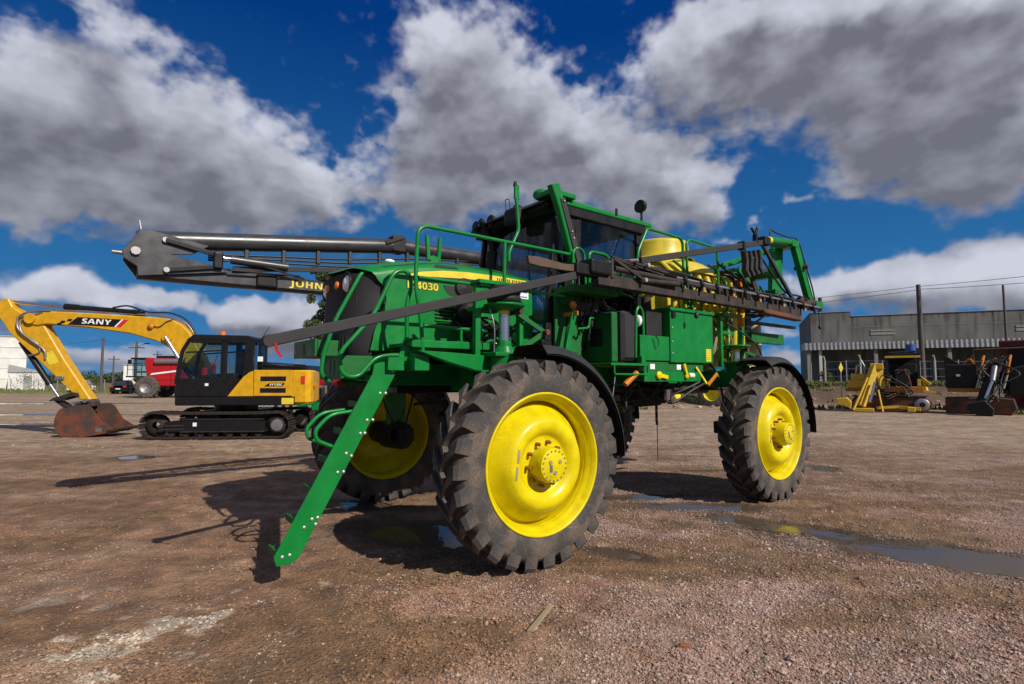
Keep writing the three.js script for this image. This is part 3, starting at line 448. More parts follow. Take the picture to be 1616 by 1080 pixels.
for (const s of [1, -1]) { const hx = -1.235, ax = -1.29; const h = part(grille, 'headlight_housing', M.black, lathe([[0.0, 0.05], [0.105, 0.05], [0.125, 0.0], [0.115, -0.012], [0.1, 0.0], [0.0, 0.03]], 'x', [hx - 0.01, 2.575, s * 0.285], 28)); part(h, 'headlight', M.lensClear, lathe([[0, -0.03], [0.05, -0.022], [0.085, 0.0], [0.085, 0.02], [0, 0.02]], 'x', [hx - 0.012, 2.575, s * 0.285], 28)); part(grille, 'turn_signal', M.amber, lathe([[0, -0.022], [0.035, -0.014], [0.05, 0.01], [0, 0.012]], 'x', [ax + 0.006, 2.575, s * 0.13], 22)); }
// print and openings on both hood sides
for (const s of [1, -1]) {
  const zz = (a, b) => s > 0 ? [a, b] : [-b, -a];
  part(hood, 'side_stripe', M.decalYellow, plate([[-0.75, 2.685], [-0.55, 2.745], [-0.30, 2.785], [0.0, 2.806], [0.35, 2.812], [0.86, 2.80], [0.86, 2.735], [0.4, 2.742], [0.0, 2.732], [-0.3, 2.712], [-0.62, 2.69]], ...zz(0.5155, 0.5225), 'z', 0.001));
  part(hood, 'stripe_edge', M.decalDark, plate([[-0.76, 2.676], [-0.3, 2.700], [0.0, 2.720], [0.4, 2.730], [0.86, 2.723], [0.86, 2.735], [0.4, 2.742], [0.0, 2.732], [-0.3, 2.712], [-0.62, 2.69]], ...zz(0.5155, 0.5215), 'z', 0.001));
  const t1 = text('JOHN DEERE', 0.042, 0.44); part(hood, 'lettering', M.decalDark, s > 0 ? t1.translate(0.39, 2.748, 0.5215) : t1.rotateY(Math.PI).translate(0.83, 2.748, -0.5215));
  const t2 = text('M4030', 0.075, 0.35), t3 = text('M4030', 0.084, 0.362, 0.002);
  part(hood, 'lettering', M.decalDark, s > 0 ? t3.translate(-0.716, 2.555, 0.5265) : t3.rotateY(Math.PI).translate(-0.30, 2.555, -0.5265));
  part(hood, 'lettering', M.decalYellow, s > 0 ? t2.translate(-0.710, 2.560, 0.5285) : t2.rotateY(Math.PI).translate(-0.304, 2.560, -0.5285));
  part(hood, 'upper_vent', M.decalDark, plate([[-0.40, 2.815], [-0.37, 2.842], [-0.13, 2.848], [-0.10, 2.825]], ...zz(0.490, 0.5145), 'z', 0.004));
  part(hood, 'side_intake', M.decalDark, plate([[-0.30, 2.635], [-0.07, 2.63], [-0.10, 2.55], [-0.14, 2.525], [-0.22, 2.53], [-0.26, 2.56]], ...zz(0.520, 0.5275), 'z', 0.001));
  const lp = part(hood, 'louvre_panel', M.decalDark, plate([[-0.40, 2.24], [-0.11, 2.24], [-0.11, 2.42], [-0.36, 2.42]], ...zz(0.524, 0.5325), 'z', 0.001));
  for (let i = 0; i < 5; i++) part(lp, 'louvre', M.green, B(-0.40, -0.11, 2.245 + i * 0.036, 2.257 + i * 0.036, ...zz(0.531, 0.549), 0.003));
  part(hood, 'shut_line', M.decalDark, hose([[-0.62, 2.33, s * 0.531], [-0.5, 2.40, s * 0.529], [-0.36, 2.44, s * 0.528], [-0.1, 2.46, s * 0.5275], [0.1, 2.44, s * 0.528]], 0.008, 20, 5));
  part(hood, 'panel_seam', M.decalDark, hose([[-0.95, 2.80 - 0.045, s * 0.475], [-0.4, 2.862, s * 0.472], [0.2, 2.885, s * 0.472], [0.9, 2.842, s * 0.472]], 0.004, 20, 5));
  const st = part(hood, 'service_label', M.decalWhite, B(0.64, 0.86, 2.585, 2.70, ...zz(0.516, 0.5265), 0.001)); part(st, 'label_print', M.blue, B(0.66, 0.84, 2.60, 2.612, ...zz(0.5265, 0.5285), 0.0005), B(0.66, 0.84, 2.655, 2.672, ...zz(0.5265, 0.5285), 0.0005));
}
const hb = part(SP, 'boom_rest', M.green, B(-0.06, 0.06, 2.93, 3.08, -0.25, -0.19), plate([[-0.09, 3.06], [0.09, 3.06], [0.11, 3.36], [0.07, 3.36], [0.05, 3.12], [-0.05, 3.12], [-0.07, 3.36], [-0.11, 3.36]], -0.25, -0.21, 'z', 0.004));
part(hood, 'marker_light', M.lensClear, new THREE.SphereGeometry(0.04, 16, 8).scale(1.4, 0.6, 1).translate(-0.72, 2.90, 0.12));
// front weight box and lower shield
const fb = part(SP, 'front_box', M.greenDull, plate([[-1.50, 2.02], [-1.20, 2.02], [-1.12, 1.86], [-1.50, 1.86]], -0.45, 0.24, 'z', 0.012), B(-1.52, -1.495, 1.855, 2.03, -0.455, 0.245)); part(fb, 'box_window', M.decalDark, B(-1.526, -1.519, 1.895, 1.99, -0.30, -0.09, 0.002));
const fs = part(SP, 'front_shield', M.greenDull, plate([[-1.40, 1.86], [-1.10, 1.86], [-1.05, 1.78], [-1.12, 1.64], [-1.40, 1.64]], 0.02, 0.62, 'z', 0.012)); for (const z of [0.12, 0.3, 0.42]) part(fs, 'slot', M.decalDark, B(-1.4045, -1.396, 1.69, 1.82, z, z + 0.035, 0.001));
part(SP, 'coupling', M.blue, cyl([-1.42, 1.61, 0.30], [-1.40, 1.61, 0.50], 0.025)); part(SP, 'coupling', M.red, cyl([-1.42, 1.61, 0.52], [-1.40, 1.61, 0.60], 0.03));
// ladder
const lad = sub(SP, 'ladder');
for (const z of [0.9]) {
  const railPts = [[-1.20, 1.80], [-1.02, 1.83], [-0.97, 1.76], [-1.02, 1.66], [-1.80, 0.24], [-1.86, 0.20], [-1.97, 0.20], [-1.99, 0.27], [-1.22, 1.69]];
  const rail = part(lad, 'side_rail', M.green, plate(railPts, z - 0.007, z + 0.007, 'z', 0.002));
  for (const [x, y] of [[-1.146, 1.52], [-1.095, 1.52], [-1.262, 1.29], [-1.21, 1.29], [-1.32, 1.18], [-1.28, 1.18], [-1.44, 1.02], [-1.395, 0.995], [-1.51, 0.87], [-1.46, 0.87], [-1.71, 0.52], [-1.665, 0.525], [-1.77, 0.465], [-1.68, 0.475], [-1.93, 0.265], [-1.875, 0.27], [-1.03, 1.72], [-1.08, 1.75]]) part(rail, 'bolt', M.bolt, lathe([[0.014, 0], [0.014, 0.005], [0.009, 0.009], [0, 0.010]], 'z', [x, y, z + 0.007], 10));
}
part(lad, 'inner_rail', M.green, bar([-1.83, 0.24, 0.60], [-1.03, 1.72, 0.60], 0.06, 0.014, 0.004));
for (let i = 0; i < 7; i++) { const t = i / 6, x = lerp(-1.86, -1.09, t), y = lerp(0.27, 1.66, t); part(lad, 'step', M.greenDull, B(x - 0.09, x + 0.05, y - 0.01, y + 0.01, 0.607, 0.893, 0.003), B(x - 0.10, x - 0.085, y - 0.03, y + 0.022, 0.59, 0.892, 0.002), B(x + 0.04, x + 0.055, y - 0.03, y + 0.01, 0.607, 0.893, 0.002)); }
for (const z of [0.86, 0.62]) part(lad, 'grab_loop', M.green, tube([[-1.36, 1.37, z], [-1.57, 1.35, z], [-1.69, 1.22, z], [-1.675, 1.14, z], [-1.50, 1.06, z]], 0.017, 0.08));
part(SP, 'ladder_hinge', M.green, B(-1.10, -0.94, 1.72, 1.86, 0.38, 0.96), plate([[-1.03, 1.74], [-0.70, 1.76], [-0.70, 1.94], [-0.84, 2.06], [-0.92, 2.06]], 0.93, 0.945, 'z', 0.002), plate([[-1.05, 1.70], [-0.80, 1.70], [-0.86, 2.1], [-0.96, 2.1]], 0.40, 0.415, 'z', 0.002));
part(SP, 'grab_rail', M.green, tube([[-1.05, 1.60, 0.42], [-1.20, 1.62, 0.42], [-1.42, 1.61, 0.42], [-1.51, 1.68, 0.42], [-1.50, 1.84, 0.42], [-1.40, 2.18, 0.42], [-1.14, 2.69, 0.42], [-1.00, 2.71, 0.42], [-0.94, 2.40, 0.42], [-0.95, 2.02, 0.42]], 0.02, 0.10));
part(SP, 'grab_rail', M.green, tube([[-1.0, 1.86, 0.95], [-1.20, 1.85, 0.95], [-1.37, 1.66, 0.95], [-1.50, 1.675, 0.95], [-1.545, 1.85, 0.95], [-1.24, 2.2, 0.95], [-1.05, 2.61, 0.95], [-0.93, 2.645, 0.95], [-0.865, 2.52, 0.95], [-0.925, 2.34, 0.95], [-0.915, 2.02, 0.95]], 0.02, 0.09));
// walkway along the hood with railing
part(SP, 'walkway', M.green, B(-0.92, 1.15, 1.94, 1.98, 0.57, 1.04), B(-0.92, 0.9, 1.93, 2.0, 1.04, 1.06), B(-0.9, 0.9, 1.86, 1.92, 0.56, 0.6));
part(SP, 'walkway_rail', M.green, tube([[-0.80, 1.82, 1.05], [-0.83, 2.2, 1.05], [-0.89, 2.5, 1.05], [-0.87, 3.00, 1.05], [-0.80, 3.055, 1.05], [-0.66, 3.055, 1.05], [1.05, 3.06, 1.03]], 0.019, 0.12), tube([[0.12, 3.05, 1.05], [0.10, 2.0, 1.05]], 0.019), tube([[-0.86, 2.57, 1.05], [0.95, 2.57, 1.04]], 0.016), tube([[-0.8, 2.13, 1.05], [-0.1, 2.12, 1.05]], 0.018), tube([[-0.4, 1.96, 1.05], [-0.4, 2.12, 1.05]], 0.014));
part(SP, 'engine_canister', M.plastic, lathe([[0, -0.06], [0.10, -0.05], [0.12, 0], [0.12, 0.16], [0.0, 0.17]], 'z', [-0.06, 2.36, 0.56], 24)); part(SP, 'work_light', M.plastic, lathe([[0, -0.01], [0.06, 0.0], [0.095, 0.06], [0.10, 0.10], [0.085, 0.105], [0, 0.12]], 'z', [-0.22, 2.57, 0.72], 24));
for (let i = 0; i < 7; i++) part(SP, 'engine_hose', i % 2 ? M.hose : M.black, hose([[rnd(-0.3, 0.1), rnd(2.2, 2.35), 0.58], [rnd(-0.1, 0.3), rnd(2.0, 2.3), rnd(0.6, 0.8)], [rnd(0, 0.4), rnd(2.05, 2.25), rnd(0.6, 0.85)], [rnd(0.3, 0.8), rnd(2.0, 2.3), 0.58]], 0.014));
part(SP, 'walkway_bracket', M.steel, hose([[-0.05, 2.28, 0.75], [0, 2.2, 0.8], [-0.02, 2.08, 0.78]], 0.012), hose([[0.03, 2.28, 0.72], [0.05, 2.2, 0.78], [0.03, 2.08, 0.75]], 0.012));
// cab
{
  const c = sub(SP, 'cab');
  part(c, 'cab_floor', M.black, B(0.85, 2.6, 1.98, 2.10, -0.78, 0.78, 0.02));
  part(c, 'lower_panel', M.greenDull, plate([[0.92, 2.08], [2.58, 2.08], [2.58, 2.32], [1.55, 2.32], [1.40, 2.40], [0.96, 2.40]], 0.735, 0.765, 'z', 0.006), plate([[0.92, 2.08], [2.58, 2.08], [2.58, 2.32], [0.96, 2.40]], -0.765, -0.735, 'z', 0.006));
  part(c, 'rear_panel', M.black, B(2.53, 2.60, 2.1, 2.75, -0.76, 0.76, 0.02));
  const wx = y => lerp(0.93, 1.12, clamp((y - 2.1) / 1.6)), bow = s => -0.10 * (1 - s * s);
  const wind = part(c, 'windscreen', M.glass, sheet(16, 10, (u, v) => { const y = lerp(2.22, 3.70, v), s = u * 2 - 1; return [wx(y) + bow(s), y, s * 0.72]; }));
  for (const s of [1, -1]) {
    part(c, 'front_pillar', M.black, bar([wx(2.1) + 0.01, 2.08, s * 0.75], [wx(3.72) + 0.02, 3.72, s * 0.74], 0.10, 0.07, 0.015));
    part(c, 'door_pillar', M.black, bar([1.36, 2.10, s * 0.77], [1.45, 3.74, s * 0.77], 0.085, 0.06, 0.012));
    part(c, 'rear_pillar', M.black, bar([2.56, 2.08, s * 0.75], [2.60, 3.72, s * 0.75], 0.10, 0.08, 0.015));
    const d = part(c, 'side_window', M.glass, sheet(12, 8, (u, v) => { const y = lerp(2.34, 3.60, v); return [lerp(1.41 + 0.03 * v, 2.55, u), y, s * (0.775 + 0.03 * Math.sin(Math.PI * u))]; }));
    part(d, 'window_frame', M.black, tube([[1.40, 2.33, s * 0.78], [1.455, 3.60, s * 0.78], [2.54, 3.59, s * 0.785], [2.545, 2.33, s * 0.785], [1.40, 2.33, s * 0.78]], 0.014, 0.04)); part(c, 'header_rail', M.black, B(1.0, 2.68, 3.60, 3.73, s > 0 ? 0.74 : -0.83, s > 0 ? 0.83 : -0.74, 0.02)); part(c, 'pillar_cover', M.black, bar([1.26, 2.12, s * 0.765], [1.34, 3.66, s * 0.765], 0.17, 0.05, 0.015));
    part(d, 'pane_edge', M.steel, bar([1.425, 2.4, s * 0.792], [1.458, 3.56, s * 0.792], 0.012, 0.01, 0.002));
    const q = part(c, 'quarter_window', M.glass, sheet(4, 6, (u, v) => { const y = lerp(2.36, 3.68, v); return [lerp(wx(y) + 0.06, 1.34 + 0.07 * v, u), y, s * 0.76]; }));
  }
  part(c, 'rear_window', M.glass, sheet(8, 6, (u, v) => [2.59, lerp(2.75, 3.68, v), lerp(-0.7, 0.7, u)]));
  // roof: green cap over a black underside
  const roof = part(c, 'roof', M.green, sheet(26, 24, (u, v) => { const a = u * 2 - 1, b = v * 2 - 1, e = Math.max(Math.pow(Math.abs(a), 6), Math.pow(Math.abs(b), 5)); return [lerp(1.22, 2.80, v) , 3.89 - 0.115 * e - 0.06 * v * v + 0.02 * (1 - a * a), 0.84 * a]; }), B(1.20, 2.80, 3.715, 3.78, -0.845, 0.845, 0.02));
  part(roof, 'roof_lining', M.black, B(0.90, 2.72, 3.655, 3.725, -0.80, 0.80, 0.03));
  part(roof, 'visor', M.plastic, sheet(16, 8, (u, v) => { const s = u * 2 - 1; return [lerp(1.24, 0.84, v) - 0.05 * (1 - s * s), 3.84 - 0.16 * v * v, s * 0.80]; }), B(0.88, 1.24, 3.64, 3.70, -0.78, 0.78, 0.02));
  for (const z of [-0.6, -0.25, 0.3]) { const l = part(roof, 'roof_light', M.black, lathe([[0, 0.05], [0.07, 0.045], [0.08, 0], [0.07, -0.01], [0, 0]], 'x', [0.85, 3.72, z], 18)); part(l, 'light_lens', M.plastic, lathe([[0, -0.012], [0.062, -0.006], [0.062, 0.004]], 'x', [0.845, 3.72, z], 18)); }
  part(roof, 'beacon', M.amber, cyl([1.12, 3.84, 0.56], [1.12, 3.93, 0.56], 0.05, 0.042, 18)); part(roof, 'receiver_dome', M.green, new THREE.SphereGeometry(0.10, 20, 12).scale(1, 0.7, 1).translate(1.0, 3.86, 0.60));
  const wl = part(roof, 'work_lamp', M.black, lathe([[0, 0.07], [0.05, 0.065], [0.085, 0.02], [0.09, -0.03], [0.08, -0.035], [0, -0.03]], 'x', [2.62, 3.99, 0.80], 24), cyl([2.63, 3.78, 0.80], [2.63, 3.93, 0.80], 0.016)); part(wl, 'lamp_lens', M.plastic, lathe([[0, -0.034], [0.075, -0.034]], 'x', [2.615, 3.99, 0.80], 20));
  part(roof, 'roof_clip', M.black, B(2.05, 2.08, 3.75, 3.84, 0.84, 0.86, 0.003));
  // inside
  part(c, 'seat', M.plastic, B(1.75, 2.25, 2.35, 2.52, -0.26, 0.26, 0.06), B(2.18, 2.36, 2.45, 3.15, -0.25, 0.25, 0.06), B(2.22, 2.34, 3.16, 3.34, -0.14, 0.14, 0.05)); part(c, 'seat_base', M.black, B(1.85, 2.2, 2.08, 2.36, -0.2, 0.2, 0.02));
  part(c, 'console', M.plastic, B(1.6, 2.2, 2.45, 2.62, -0.62, -0.34, 0.04), B(1.02, 1.22, 2.1, 2.62, -0.2, 0.2, 0.04)); part(c, 'steering_wheel', M.black, new THREE.TorusGeometry(0.20, 0.016, 8, 32).rotateX(Math.PI / 2).rotateZ(0.5).translate(1.36, 2.80, 0), cyl([1.36, 2.80, 0], [1.18, 2.55, 0], 0.03));
  part(c, 'display_unit', M.black, B(1.4, 1.44, 2.8, 3.0, -0.55, -0.3, 0.01)); part(c, 'rear_shade', M.plastic, B(2.50, 2.53, 2.15, 2.95, -0.7, 0.7, 0.01));
  part(c, 'wiper', M.black, bar([1.36, 3.62, -0.1], [1.06, 2.85, 0.3], 0.012, 0.012, 0.003), bar([1.05, 2.5, 0.2], [1.04, 3.2, 0.42], 0.012, 0.01, 0.002));
  // green guard arm beside the front corner, with rubber strip
  const ga = part(SP, 'cab_guard', M.green, plate([[0.86, 3.86], [0.98, 3.90], [1.05, 3.74], [1.32, 2.98], [1.20, 2.98], [0.97, 3.62]], 0.86, 0.95, 'z', 0.01), B(0.9, 1.3, 3.78, 3.85, 0.6, 0.9, 0.02), B(1.2, 1.4, 2.96, 3.04, 0.74, 0.95, 0.01));
  part(ga, 'guard_strip', M.strip, bar([1.02, 3.73, 0.955], [1.29, 2.98, 0.965], 0.075, 0.014, 0.004));
  for (const t of [0.05, 0.5, 0.6, 0.75]) part(ga, 'strip_bolt', M.bolt, new THREE.SphereGeometry(0.012, 8, 6).translate(lerp(1.02, 1.29, t), lerp(3.73, 2.98, t), 0.973));
  // signal pole ahead of the cab
  part(SP, 'signal_pole', M.green, tube([[0.36, 2.93, 0.80], [0.36, 3.02, 0.80], [0.50, 3.30, 0.80], [0.45, 3.79, 0.80]], 0.02, 0.05), B(0.438, 0.50, 3.64, 3.80, 0.785, 0.815, 0.005)); part(SP, 'pole_cap', M.black, cyl([0.45, 3.79, 0.80], [0.45, 3.84, 0.80], 0.026, 0.012, 12));
  // exhaust and pre-cleaner beyond the hood
  part(SP, 'intake_stack', M.plastic, cyl([1.02, 2.9, -0.42], [1.02, 3.36, -0.42], 0.095, 0.085, 24)); part(SP, 'exhaust_pipe', M.black, tube([[1.02, 3.32, -0.42], [1.0, 3.46, -0.42], [0.86, 3.72, -0.42], [0.80, 3.75, -0.42]], 0.045, 0.08, 14));
  const mr = part(SP, 'side_mirror', M.plastic, B(0.74, 0.90, 3.52, 3.74, 0.16, 0.46, 0.06)); part(mr, 'mirror_arm', M.black, tube([[0.85, 3.66, 0.3], [1.0, 3.74, 0.42], [1.15, 3.70, 0.62]], 0.02), tube([[0.76, 3.70, 0.22], [0.76, 3.86, 0.2], [0.79, 3.87, 0.24], [0.79, 3.72, 0.26]], 0.006, 0.03));
}
// side structure under the boom: cab step tower, lamp, fuel tank
part(SP, 'step_tower', M.greenDull, plate([[1.08, 1.78], [1.22, 1.78], [1.32, 2.3], [1.46, 2.62], [1.66, 2.64], [1.66, 2.58], [1.80, 2.60], [1.80, 2.68], [1.05, 2.72], [1.05, 2.55], [1.20, 2.4]], 0.84, 0.87, 'z', 0.004), B(1.0, 1.75, 2.62, 2.70, 0.80, 1.15, 0.01), B(1.0, 1.42, 1.92, 2.62, 0.80, 0.84, 0.01));
part(SP, 'slanted_brace', M.green, bar([0.98, 1.86, 1.02], [1.14, 2.44, 1.02], 0.07, 0.03)); part(SP, 'front_lamp_bracket', M.plastic, B(1.14, 1.34, 2.43, 2.53, 0.96, 1.04, 0.01)); part(SP, 'turn_lamp', M.amber, lathe([[0, -0.03], [0.045, -0.025], [0.055, 0.0], [0, 0.0]], 'x', [1.135, 2.49, 1.0], 18)); part(SP, 'amber_reflector', M.orange, B(1.10, 1.12, 2.36, 2.41, 0.86, 1.10, 0.004));
part(SP, 'hand_hook', M.green, tube([[1.2, 2.22, 1.0], [1.38, 2.24, 1.0], [1.40, 2.36, 1.0], [1.46, 2.36, 1.0]], 0.014, 0.04));
part(SP, 'equipment_box', M.greenDull, B(1.56, 1.665, 1.84, 2.43, 0.70, 1.20, 0.02)); part(SP, 'box_hatch', M.black, B(1.552, 1.559, 2.03, 2.24, 0.86, 1.05, 0.003));
part(SP, 'side_tank', M.fender, plate([[1.67, 1.86], [1.90, 1.86], [1.92, 2.38], [1.84, 2.43], [1.73, 2.45], [1.67, 2.43]], 0.58, 1.27, 'z', 0.04));
part(SP, 'valve_block', M.steel, B(1.5, 1.8, 2.46, 2.75, 0.5, 0.8, 0.03)); for (let i = 0; i < 9; i++) part(SP, 'control_hose', M.hose, hose([[rnd(1.3, 1.5), rnd(2.1, 2.3), rnd(0.86, 1.0)], [rnd(1.4, 1.6), rnd(2.5, 2.75), rnd(0.85, 1.0)], [rnd(1.7, 1.9), rnd(2.45, 2.7), rnd(0.7, 0.95)], [rnd(1.9, 2.3), rnd(2.4, 2.6), rnd(0.6, 0.8)]], 0.013));
part(SP, 'lower_step', M.green, B(1.44, 2.12, 1.80, 1.83, 0.8, 1.29, 0.006), tube([[1.50, 1.80, 1.28], [1.50, 1.70, 1.28], [2.10, 1.70, 1.28], [2.10, 1.80, 1.28]], 0.012, 0.03), B(2.0, 2.08, 1.83, 1.92, 1.20, 1.27, 0.006));
part(SP, 'round_lamp', M.lensClear, lathe([[0, -0.02], [0.07, -0.015], [0.085, 0.02], [0.0, 0.06]], 'x', [2.07, 2.36, 1.13], 20)); part(SP, 'lamp_loop', M.green, tube([[1.96, 1.90, 1.21], [1.98, 2.46, 1.21], [2.04, 2.54, 1.21], [2.11, 2.46, 1.21], [2.11, 1.94, 1.21]], 0.018, 0.07));
const mf = part(SP, 'muffler', M.plastic, B(2.24, 2.56, 2.18, 2.52, 0.75, 1.16, 0.02)); part(mf, 'outlet_pipe', M.grime, cyl([2.44, 2.52, 1.0], [2.44, 2.70, 1.0], 0.07, 0.06, 20));
const mp = part(SP, 'tool_cabinet', M.green, B(2.60, 3.56, 1.855, 2.52, 0.50, 1.25, 0.012), B(2.58, 3.58, 2.515, 2.56, 0.48, 1.275, 0.01)); part(mp, 'warning_label', M.decalYellow, B(3.38, 3.50, 1.88, 2.05, 1.2505, 1.2535, 0.0005)); part(mp, 'label_lines', M.decalDark, ...Array.from({ length: 5 }, (_, i) => B(3.39, 3.49, 1.905 + i * 0.03, 1.909 + i * 0.03, 1.2535, 1.2550, 0.0003))); part(mp, 'latch', M.black, B(2.62, 2.69, 2.43, 2.51, 1.25, 1.275, 0.004));
for (const y of [1.97, 2.12, 2.3]) part(mp, 'cabinet_bolt', M.bolt, new THREE.SphereGeometry(0.011, 8, 6).translate(2.63, y, 1.255));
const sp2 = part(SP, 'side_panel', M.green, B(2.02, 2.595, 1.87, 2.18, 0.70, 1.235, 0.01)); part(sp2, 'loose_wire', M.hose, hose([[2.20, 2.20, 1.21], [2.26, 2.12, 1.242], [2.31, 2.02, 1.242], [2.37, 2.08, 1.242], [2.33, 2.17, 1.242], [2.26, 2.20, 1.22]], 0.004, 24, 5));
part(SP, 'lower_skirt', M.greenDull, B(2.02, 3.37, 1.74, 1.86, 1.17, 1.21, 0.006)); part(SP, 'sill_beam', M.green, B(2.10, 3.29, 1.61, 1.74, 1.18, 1.225, 0.008), B(2.2, 2.3, 1.62, 1.72, 0.5, 1.19, 0.008), B(3.1, 3.2, 1.62, 1.72, 0.5, 1.19, 0.008));
for (const x of [2.23, 2.77]) part(SP, 'notice', M.decalWhite, B(x, x + 0.09, 1.765, 1.83, 1.2105, 1.2130, 0.0005));
part(SP, 'valve_handle', M.yellow, lathe([[0, 0], [0.05, 0.0], [0.05, 0.03], [0.02, 0.035], [0, 0.035]], 'z', [2.36, 1.69, 1.225], 16), bar([2.36, 1.69, 1.25], [2.53, 1.665, 1.25], 0.05, 0.02)); part(SP, 'valve_handle', M.yellow, lathe([[0, 0], [0.035, 0.0], [0.035, 0.03], [0, 0.035]], 'z', [2.94, 1.68, 1.225], 16), bar([2.94, 1.68, 1.25], [2.88, 1.84, 1.25], 0.04, 0.02)); part(SP, 'pipe_union', M.white, cyl([3.0, 1.69, 1.22], [3.11, 1.69, 1.22], 0.035));
part(SP, 'warning_post', M.orange, cyl([1.75, 1.58, 1.22], [1.92, 1.72, 1.26], 0.035, 0.035, 14)); part(SP, 'warning_post', M.orange, bar([3.48, 1.56, 1.20], [3.67, 1.72, 1.23], 0.045, 0.03)); part(SP, 'stay_bar', M.decalYellow, bar([3.17, 1.80, 1.23], [3.44, 1.58, 1.21], 0.035, 0.02));
part(SP, 'hanging_strap', M.black, bar([3.27, 1.62, 0.5], [3.27, 1.05, 0.5], 0.05, 0.012, 0.002, V(1, 0, 0)), bar([3.27, 1.08, 0.5], [3.28, 0.98, 0.5], 0.03, 0.03), cyl([3.28, 0.98, 0.5], [3.28, 0.46, 0.5], 0.007, 0.005, 6)); part(SP, 'hanging_chain', M.steel, hose([[1.72, 1.72, 1.1], [1.70, 1.6, 1.1], [1.66, 1.40, 1.1], [1.65, 1.28, 1.1]], 0.008, 12, 5));
for (let i = 0; i < 10; i++) { const x = rnd(2.0, 3.4); part(SP, 'plumbing_hose', i % 3 ? M.hose : M.grime, hose([[x, 1.6, rnd(0.5, 0.9)], [x + rnd(-0.1, 0.3), rnd(1.25, 1.45), rnd(0.5, 0.9)], [x + rnd(0.2, 0.6), rnd(1.35, 1.5), rnd(0.4, 0.9)], [x + rnd(0.5, 0.8), 1.6, rnd(0.5, 0.9)]], 0.018)); }
part(SP, 'pump', M.plastic, cyl([2.9, 1.38, 0.5], [3.3, 1.38, 0.5], 0.13, 0.12, 24), B(2.6, 2.9, 1.28, 1.5, 0.38, 0.62, 0.02)); part(SP, 'filter_bowl', M.chrome, cyl([3.05, 1.36, 0.85], [3.05, 1.5, 0.85], 0.06, 0.07, 18));
// product tank
{
  const t = sub(SP, 'product_tank'), X0 = 2.85, X1 = 5.0, cx = 3.92;
  part(t, 'tank_shell', M.tank, sheet(48, 40, (u, v) => { const a = u * 2 * Math.PI, b = (v - 0.5) * Math.PI, sg = (q, e) => Math.sign(q) * Math.pow(Math.abs(q), e); const rib = 1 + 0.022 * Math.max(0, Math.cos(a * 14)) * Math.cos(b); return [cx + 1.08 * sg(Math.cos(b), 0.35) * sg(Math.cos(a), 0.55) * rib, 2.55 + 0.78 * sg(Math.sin(b), 0.55), 0.98 * sg(Math.cos(b), 0.35) * sg(Math.sin(a), 0.55) * rib]; }));
  part(t, 'tank_dome', M.tank, lathe([[1.0, 3.18], [0.92, 3.30], [0.78, 3.40], [0.62, 3.46], [0.54, 3.50], [0.52, 3.54]], 'y', [cx, 0, 0], 48));
  part(t, 'tank_neck', M.tank, lathe([[0.56, 3.50], [0.47, 3.52], [0.46, 3.76], [0.45, 3.795], [0.42, 3.81], [0.2, 3.815], [0, 3.815]], 'y', [cx, 0, 0.1], 48));
  for (let i = 0; i < 16; i++) { const a = i / 16 * 2 * Math.PI; part(t, 'dome_rib', M.tank, bar([cx + Math.cos(a) * 0.5, 3.50, Math.sin(a) * 0.5], [cx + Math.cos(a) * 0.98, 3.22, Math.sin(a) * 0.95], 0.05, 0.06, 0.015)); }
  for (let i = 0; i < 9; i++) { const x = lerp(3.05, 4.8, i / 8); part(t, 'shell_rib', M.tank, sweep([V(x, 1.95, 0.97), V(x, 2.9, 1.00), V(x, 3.12, 0.95), V(x, 3.27, 0.8), V(x - 0.05, 3.34, 0.5)], 0.045, 8)); }
  part(t, 'tank_lid', M.black, cyl([cx + 1.0, 3.32, 0.3], [cx + 1.0, 3.44, 0.3], 0.16, 0.15, 24));
  part(t, 'tank_strap', M.green, tube([[3.4, 1.9, 1.03], [3.4, 3.1, 1.04], [3.4, 3.36, 0.75]], 0.02), tube([[4.3, 1.9, 1.03], [4.3, 3.1, 1.04], [4.3, 3.36, 0.75]], 0.02), tube([[3.62, 2.0, 1.04], [3.62, 3.0, 1.05]], 0.018));
  part(SP, 'tank_rail', M.green, tube([[2.28, 2.70, 1.02], [2.26, 3.26, 1.02], [2.46, 3.60, 1.02], [2.52, 3.61, 1.02], [3.18, 3.60, 1.02], [3.24, 3.54, 1.02], [3.25, 2.5, 1.02]], 0.02, 0.09)); part(SP, 'tank_rail', M.green, tube([[3.33, 2.5, 1.02], [3.33, 3.56, 1.02], [3.40, 3.61, 1.02], [4.10, 3.59, 1.02], [4.12, 2.7, 1.02]], 0.02, 0.09));
  part(SP, 'cab_handrail', M.green, tube([[1.42, 2.68, 0.98], [1.42, 3.12, 0.98], [1.46, 3.16, 0.98], [1.72, 3.16, 0.98], [1.82, 3.06, 0.98], [1.84, 2.68, 0.98]], 0.02, 0.08)); part(SP, 'cab_handrail', M.green, tube([[1.98, 2.68, 0.98], [1.99, 3.08, 0.98], [2.05, 3.14, 0.98], [2.2, 3.12, 0.98], [2.24, 3.0, 0.98], [2.24, 2.7, 0.98]], 0.02, 0.08)); part(SP, 'cab_handrail', M.green, tube([[1.16, 2.68, 0.96], [1.18, 3.14, 0.96], [1.26, 3.19, 0.96], [1.36, 3.14, 0.96], [1.38, 2.7, 0.96]], 0.016, 0.07));
  part(SP, 'rinse_tank', M.cream, cyl([5.86, 1.78, 0.6], [5.86, 2.62, 0.6], 0.13, 0.13, 28), B(5.3, 5.86, 1.80, 1.86, 0.52, 0.68, 0.01)); part(SP, 'mix_tank', M.beige, lathe([[0, 1.85], [0.14, 2.0], [0.2, 2.25], [0.2, 2.45], [0, 2.46]], 'y', [4.05, 0, 0.85], 24));
}
